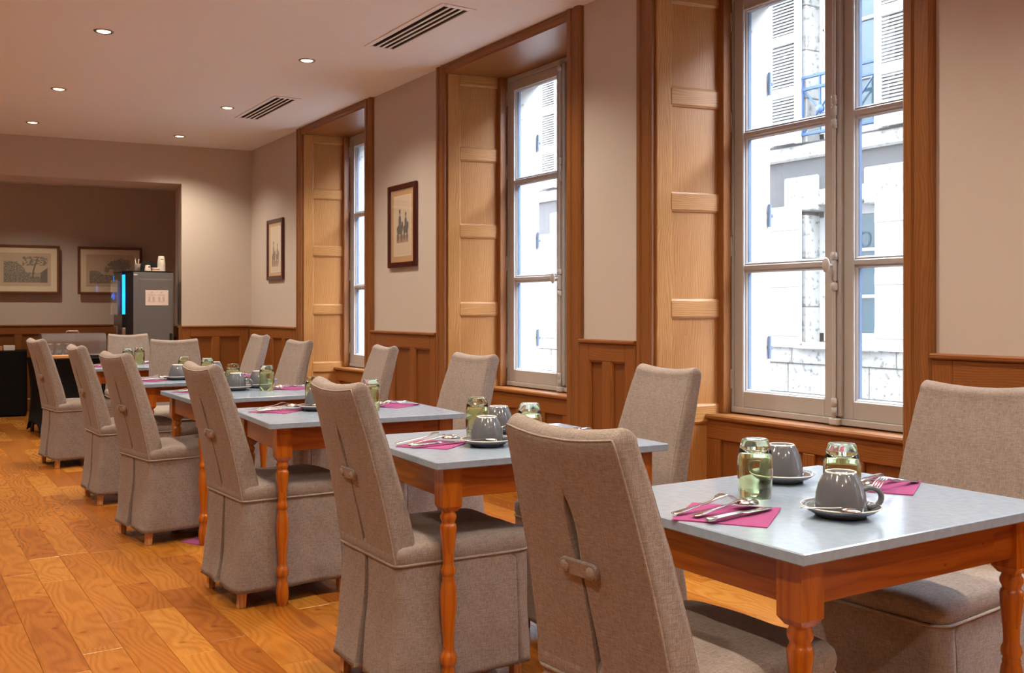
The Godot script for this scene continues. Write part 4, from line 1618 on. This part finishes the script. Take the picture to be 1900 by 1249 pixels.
	for i in 3:
		var s5 := S()
		lathe(s5, [[0.040, 0.013 * i], [0.0405, 0.013 * i + 0.006], [0.037, 0.013 * i + 0.011], [0.0, 0.013 * i + 0.0115]], 24, Vector3.ZERO, true)
		mk("lid", s5, M.card if i != 1 else M.beech, c4)
	tag(c4, "low stack of white cup lids beside the paper cups", "lids")
	var s6 := S()
	var arc := [Vector2(-0.10, 0.0)]
	for i in 15:
		var a := PI - PI * i / 14.0
		arc.append(Vector2(0.10 * cos(a) + 0.012 * sin(a), 0.015 + 0.088 * pow(sin(a), 0.75)))
	arc.append(Vector2(0.10, 0.0))
	extrude(s6, arc, Vector3(0.045, 0, 0.0), Vector3(1, 0, 0), Vector3(0, 1, 0), Vector3(0, 0, 1), 0.07)
	var hd := mk("holder", s6, M.black_matte)
	hd.position = top
	tag(hd, "black half-round holder behind the cups on the machine", "holder")

func build_case(at: Vector3, turn: float) -> void:
	var t := thing("display_case", at, turn)
	box("base", Vector3(0, 0.014, 0), Vector3(0.60, 0.028, 0.36), M.steel, t, 0.006)
	# curved clear cover with end cheeks
	var st := S()
	var outer := []
	var inner := []
	for i in 13:
		var a := PI * 0.5 * i / 12.0
		outer.append(Vector2(0.08 + 0.09 * cos(a), 0.15 + 0.09 * sin(a)))
		inner.append(Vector2(0.08 + 0.086 * cos(a), 0.15 + 0.086 * sin(a)))
	outer.push_front(Vector2(0.17, 0.028))
	inner.push_front(Vector2(0.166, 0.028))
	outer.append(Vector2(-0.17, 0.24))
	inner.append(Vector2(-0.17, 0.236))
	inner.reverse()
	extrude(st, outer + inner, Vector3(-0.295, 0, 0), Vector3(0, 0, 1), Vector3(0, 1, 0), Vector3(1, 0, 0), 0.59)
	mk("cover", st, M.acrylic, t)
	inner.reverse()
	for s in [-1.0, 1.0]:
		st = S()
		var poly := inner.duplicate()
		poly.append(Vector2(-0.17, 0.028))
		extrude(st, poly, Vector3(s * 0.292 - 0.002, 0, 0), Vector3(0, 0, 1), Vector3(0, 1, 0), Vector3(1, 0, 0), 0.004)
		mk("cheek", st, M.acrylic, t)
	st = S()
	tube(st, [Vector3(-0.06, 0.240, 0.02), Vector3(-0.05, 0.262, 0.02), Vector3(0.05, 0.262, 0.02), Vector3(0.06, 0.240, 0.02)], 0.006, 8)
	mk("handle", st, M.steel, t)
	tag(t, "clear roll-top display case on the black buffet table", "display case")
	for i in 3:
		var j := thing("glass_jar", at + Basis(Vector3.UP, turn) * Vector3(-0.20 + i * 0.075, 0.0281, 0.02))
		st = S()
		lathe(st, [[0.0, 0.0], [0.027, 0.0], [0.030, 0.006], [0.030, 0.075], [0.026, 0.088], [0.026, 0.1], [0.024, 0.1], [0.024, 0.086], [0.0275, 0.073], [0.0275, 0.008], [0.0, 0.007]], 20)
		mk("jar_wall", st, M.clear_glass, j)
		st = S()
		lathe(st, [[0.0, 0.1105], [0.025, 0.110], [0.0285, 0.1085], [0.0285, 0.1002], [0.0, 0.1002]], 20)
		mk("jar_lid", st, M.steel, j)
		tag(j, ["leftmost small glass jar inside the clear display case", "middle small glass jar inside the clear display case", "rightmost small glass jar inside the clear display case"][i], "jar")
	box_thing("serving_board", at + Basis(Vector3.UP, turn) * Vector3(-0.14, 0.0, 0.26), Vector3(0.20, 0.03, 0.11), M.beech, "light wooden serving board in front of the display case", "board")

func box_thing(called: String, at: Vector3, s: Vector3, m: Material, label: String, cat: String) -> void:
	var st := S()
	bx(st, Vector3(0, s.y * 0.5, 0), s, 0.004, 0)
	var o := mk(called, st, m)
	o.position = at
	tag(o, label, cat)

const ORD := ["nearest", "second", "third", "fourth", "fifth", "farthest"]

func at3(p: Vector2, y := 0.0) -> Vector3:
	return Vector3(p.x, y, -p.y)

# ---------------------------------------------------------------- scene
func _ready() -> void:
	rng.seed = 1
	var cam := Camera3D.new()
	cam.name = "camera"
	cam.position = Vector3(0, 1.217, 0)
	cam.rotation.y = -atan(0.638)
	cam.projection = Camera3D.PROJECTION_FRUSTUM
	cam.near = 0.05
	cam.far = 120.0
	cam.size = 0.05 * 1249.0 / 1820.0
	cam.frustum_offset = Vector2(0, -0.05 * 48.5 / 1820.0)
	add_child(cam)
	cam.current = true
	var sky_m := ProceduralSkyMaterial.new()
	sky_m.sky_top_color = Color(0.86, 0.92, 1.0)
	sky_m.sky_horizon_color = Color(0.95, 0.97, 1.0)
	sky_m.ground_horizon_color = Color(0.7, 0.72, 0.74)
	sky_m.ground_bottom_color = Color(0.4, 0.4, 0.4)
	sky_m.sky_energy_multiplier = 1.0
	var sky := Sky.new()
	sky.sky_material = sky_m
	var env := Environment.new()
	env.background_mode = Environment.BG_SKY
	env.sky = sky
	env.background_energy_multiplier = 38.0
	env.tonemap_mode = Environment.TONE_MAPPER_LINEAR
	env.tonemap_exposure = 1.37
	env.sdfgi_enabled = true
	env.ssao_enabled = true
	env.ssil_enabled = true
	var we := WorldEnvironment.new()
	we.name = "environment"
	we.environment = env
	add_child(we)
	var lamp_energy := 2.75

	make_materials()
	build_shell()
	build_floor()
	var k := 1
	for c in [0.85, 3.09, 5.285, 8.09, -1.4]:
		build_window(k, c, 0.0)
		k += 1
	build_street()

	# recessed lights: two rows in view, the rest of the grid outside the frame
	var rows := [6.42, 8.28, 9.88]
	for i in 3:
		downlight(Vector3(1.125, CEIL, -rows[i]), lamp_energy, "%s recessed downlight in the row above the aisle" % ["nearest visible", "middle", "farthest"][i])
		downlight(Vector3(2.43, CEIL, -rows[i]), lamp_energy, "%s recessed downlight in the row beside the air grilles" % ["nearest visible", "middle", "farthest"][i])
	for a in [4.6, 2.8, 1.0, -0.8]:
		for x in [1.125, 2.43]:
			downlight(Vector3(x, CEIL, -a), lamp_energy, "recessed downlight above the near tables outside the picture, %s row, %s from the camera" % ["aisle" if x < 2.0 else "window", {4.6: "farthest", 2.8: "second", 1.0: "level", -0.8: "behind"}[a]])
	for a in [-0.8, 1.0, 2.8, 4.6, 6.42, 8.28, 9.88]:
		downlight(Vector3(-0.25, CEIL, -a), lamp_energy, "recessed downlight over the unseen left of the room, %s from the back wall" % {-0.8: "first", 1.0: "second", 2.8: "third", 4.6: "fourth", 6.42: "fifth", 8.28: "sixth", 9.88: "seventh"}[a])
	downlight(Vector3(1.3, 2.75, -12.1), lamp_energy * 0.8, "recessed downlight hidden in the alcove ceiling")
	grille(Vector3(2.72, CEIL, -5.34), "long white slatted air grille in the ceiling nearest the camera")
	grille(Vector3(2.72, CEIL, -8.14), "small-looking slatted air grille farther along the ceiling")

	# tables
	var proto := make_table()
	var tpos := [[1.884, 1.605, 0.003], [1.848, 2.926, 0.06], [1.761, 4.177, 0.07], [1.752, 5.431, 0.0], [1.761, 6.703, 0.0], [1.761, 8.563, 0.0]]
	for i in 6:
		dup(proto, "dining_table", Vector3(tpos[i][0], 0, -tpos[i][1]), -tpos[i][2], "%s grey-topped pine dining table in the row along the windows" % ORD[i], "table", "grey-topped dining tables")
	proto.free()

	# chairs
	var ch := [make_chair(5), make_chair(9)]
	var aisle := [[1.465, 1.601, -0.06], [1.534, 2.91, 0.0], [1.439, 4.173, -0.06], [1.342, 5.521, -0.153], [1.346, 6.749, -0.038], [1.31, 8.476, -0.14]]
	for i in 6:
		var p: Array = aisle[i]
		dup(ch[i % 2], "dining_chair", Vector3(p[0], 0, -p[1]), -p[2], "linen-covered chair on the aisle side of the %s table, buttoned back towards us" % ORD[i], "chair", "aisle-side chairs")
	var wins := [[2.43, 1.70, 3.066], [2.278, 2.955, 3.193], [2.207, 4.30, 3.067], [2.318, 5.66, 3.25], [2.27, 6.98, 3.05], [2.56, 8.80, 3.108]]
	for i in 6:
		var p: Array = wins[i]
		dup(ch[(i + 1) % 2], "dining_chair", Vector3(p[0], 0, -p[1]), -p[2], "linen-covered chair on the window side of the %s table, seat towards us" % ORD[i], "chair", "window-side chairs")
	dup(ch[0], "dining_chair", Vector3(1.85, 0, -7.44), -1.631, "linen-covered chair facing us at the far end of the fifth table", "chair", "end chairs")
	dup(ch[1], "dining_chair", Vector3(1.905, 0, -9.38), -1.60, "linen-covered chair facing us behind the farthest table, before the machine", "chair", "end chairs")
	for c in ch:
		c.free()

	lay_tables()

	# pictures
	for e in [[6.70, 1.858, 0.385, 0.63, 0, "red-brown framed print of two riders between the two far windows"], [9.575, 1.828, 0.385, 0.61, 1, "red-brown framed print of standing soldiers by the room's far corner"]]:
		picture("framed_print", Vector3(WALL_X - 0.001, e[1], -e[0]), -PI * 0.5, e[2] + 0.09, e[3], 0.04, M.frame_red, c8(206, 152, 80), c8(226, 212, 190), Vector2(0.295, 0.46), 0.0, Vector2(0.275, 0.44), riders(61 + e[4], e[4]), e[5])
	for e in [[1.42, 0, "framed landscape engraving with a leaning tree, left in the alcove"], [2.357, 1, "framed landscape engraving half hidden by the drinks machine"]]:
		var a: float = 12.985 + 0.1263 * (2.92 - e[0])
		picture("framed_print", Vector3(e[0], 1.71, -a + 0.035), -0.1263, 0.745, 0.59, 0.03, M.frame_wood, c8(226, 210, 178), c8(196, 168, 134), Vector2(0.55, 0.40), 0.0, Vector2(0.475, 0.315), engraving(71 + e[1], e[1]), e[2])

	# buffet in the opening
	cloth_table(Vector3(1.90, 0, -10.66), 0.06, 1.38, 0.68, 0.11, 0.05, "black stretch-covered table under the drinks machine and display case")
	cloth_table(Vector3(0.45, 0, -12.93), -0.1263, 1.9, 0.60, 0.0, 0.0, "long black draped buffet table against the alcove wall")
	build_machine(Vector3(2.26, 0.7475, -10.70))
	build_case(Vector3(1.58, 0.7475, -10.72), 0.0)
	box_thing("basket", Vector3(1.06, 0.7475, -12.86), Vector3(0.16, 0.05, 0.12), M.beech, "small light basket at the end of the rear buffet table", "basket")
	box_thing("card_holder", Vector3(1.21, 0.7475, -12.83), Vector3(0.12, 0.06, 0.06), M.card, "white card holder beside the small basket on the buffet", "holder")

# cup, saucer, spoon, tumbler, napkin and cutlery; p = (x, distance along the room)
func lay_tables() -> void:
	var TOP := 0.7602
	var saucer := make_saucer()
	var cup := make_cup()
	var tumbler := make_tumbler()
	var fork := make_fork()
	var spoon := make_spoon(1.06)
	var tea := make_spoon(0.66)
	var knife := make_knife()
	knife.scale = Vector3.ONE * 1.12
	fork.scale = Vector3.ONE * 1.06
	# table, seat, saucer place, handle angle
	var cups := [[0, "aisle", Vector2(1.791, 1.447), -0.57], [0, "window", Vector2(2.019, 1.824), 2.2], [1, "aisle", Vector2(1.711, 2.840), -0.35], [1, "window", Vector2(1.933, 3.122), 2.0], [2, "aisle", Vector2(1.664, 4.267), -0.3], [3, "aisle", Vector2(1.686, 5.578), -0.5], [3, "window", Vector2(1.859, 5.705), 2.6], [4, "aisle", Vector2(1.619, 6.635), -0.4], [4, "window", Vector2(1.930, 6.870), 2.4]]
	for e in cups:
		dup(saucer, "saucer", at3(e[2], TOP), 0.0, "grey saucer under the %s-side cup on the %s table" % [e[1], ORD[e[0]]], "saucer", "grey saucers")
		dup(cup, "cup", at3(e[2], TOP + 0.0095), e[3], "grey cup turned upside down, %s side of the %s table" % [e[1], ORD[e[0]]], "cup", "grey cups")
	for e in [[0, "aisle", Vector2(1.719, 1.416), -1.17, 0.021], [0, "window", Vector2(2.089, 1.859), 0.75, 0.021], [1, "aisle", Vector2(1.654, 2.801), -0.7, 0.021], [2, "aisle", Vector2(1.605, 4.237), -0.8, 0.021]]:
		dup(tea, "teaspoon", at3(e[2], TOP + e[4]), e[3], "small steel teaspoon on the %s-side saucer of the %s table" % [e[1], ORD[e[0]]], "spoon", "teaspoons")
	for e in [[0, "left", Vector2(1.792, 1.703)], [0, "right", Vector2(1.902, 1.533)], [1, "left", Vector2(1.804, 3.061)], [1, "right", Vector2(1.832, 2.762)], [2, "left", Vector2(1.717, 4.443)], [2, "right", Vector2(1.859, 4.110)], [3, "left", Vector2(1.716, 5.739)], [3, "right", Vector2(1.833, 5.480)], [4, "left", Vector2(1.712, 6.831)], [4, "right", Vector2(1.786, 6.537)], [5, "left", Vector2(1.686, 8.563)], [5, "right", Vector2(1.799, 8.661)]]:
		dup(tumbler, "tumbler", at3(e[2], TOP), 0.0, "green-tinted upside-down tumbler, %s one of the pair on the %s table" % [e[1], ORD[e[0]]], "glass", "green tumblers")
	var seeds := 90
	for e in [[0, "aisle", Vector2(1.582, 1.587), 0.60], [0, "window", Vector2(2.168, 1.644), 0.52], [1, "aisle", Vector2(1.566, 2.955), 0.66], [1, "window", Vector2(2.143, 2.916), 0.55], [2, "aisle", Vector2(1.497, 4.325), 0.70], [2, "window", Vector2(2.045, 4.267), 0.5], [3, "aisle", Vector2(1.468, 5.598), 0.6], [3, "window", Vector2(1.996, 5.519), 0.6], [4, "aisle", Vector2(1.458, 6.635), 0.6], [4, "window", Vector2(2.075, 6.713), 0.5], [5, "aisle", Vector2(1.468, 8.533), 0.5], [5, "window", Vector2(1.947, 8.788), 0.4]]:
		seeds += 1
		var big: float = 0.102 if e[0] == 0 else 0.094
		var n := make_napkin(seeds, big, big)
		put("napkin", n)
		n.position = at3(e[2], TOP)
		n.rotation.y = e[3]
		tag(n, "magenta paper napkin under cutlery, %s side of the %s table" % [e[1], ORD[e[0]]], "napkin", "magenta napkins")
		var dir := 0.06 if e[1] == "aisle" else PI + 0.12
		var rows := [["fork", fork, 0.055, 0.0], ["spoon", spoon, 0.012, 0.02], ["knife", knife, -0.038, 0.01]]
		for q in rows:
			var off: Vector2 = Vector2(q[3] - 0.01, q[2]).rotated(dir)
			var lift := 0.0046 if q[0] != "knife" else 0.0056
			dup(q[1], q[0], at3(e[2] + off, TOP + lift), dir + (0.06 if q[0] == "knife" else 0.0), "steel %s lying on the %s-side napkin of the %s table" % [q[0], e[1], ORD[e[0]]], q[0], "steel cutlery")
	var fn := make_napkin(133, 0.075, 0.07)
	put("floor_napkin", fn)
	fn.position = Vector3(1.40, 0.0006, -5.25)
	fn.rotation.y = 0.5
	tag(fn, "dark magenta napkin wedged under a leg of the fourth table", "napkin")
	for o in [saucer, cup, tumbler, fork, spoon, tea, knife]:
		o.free()
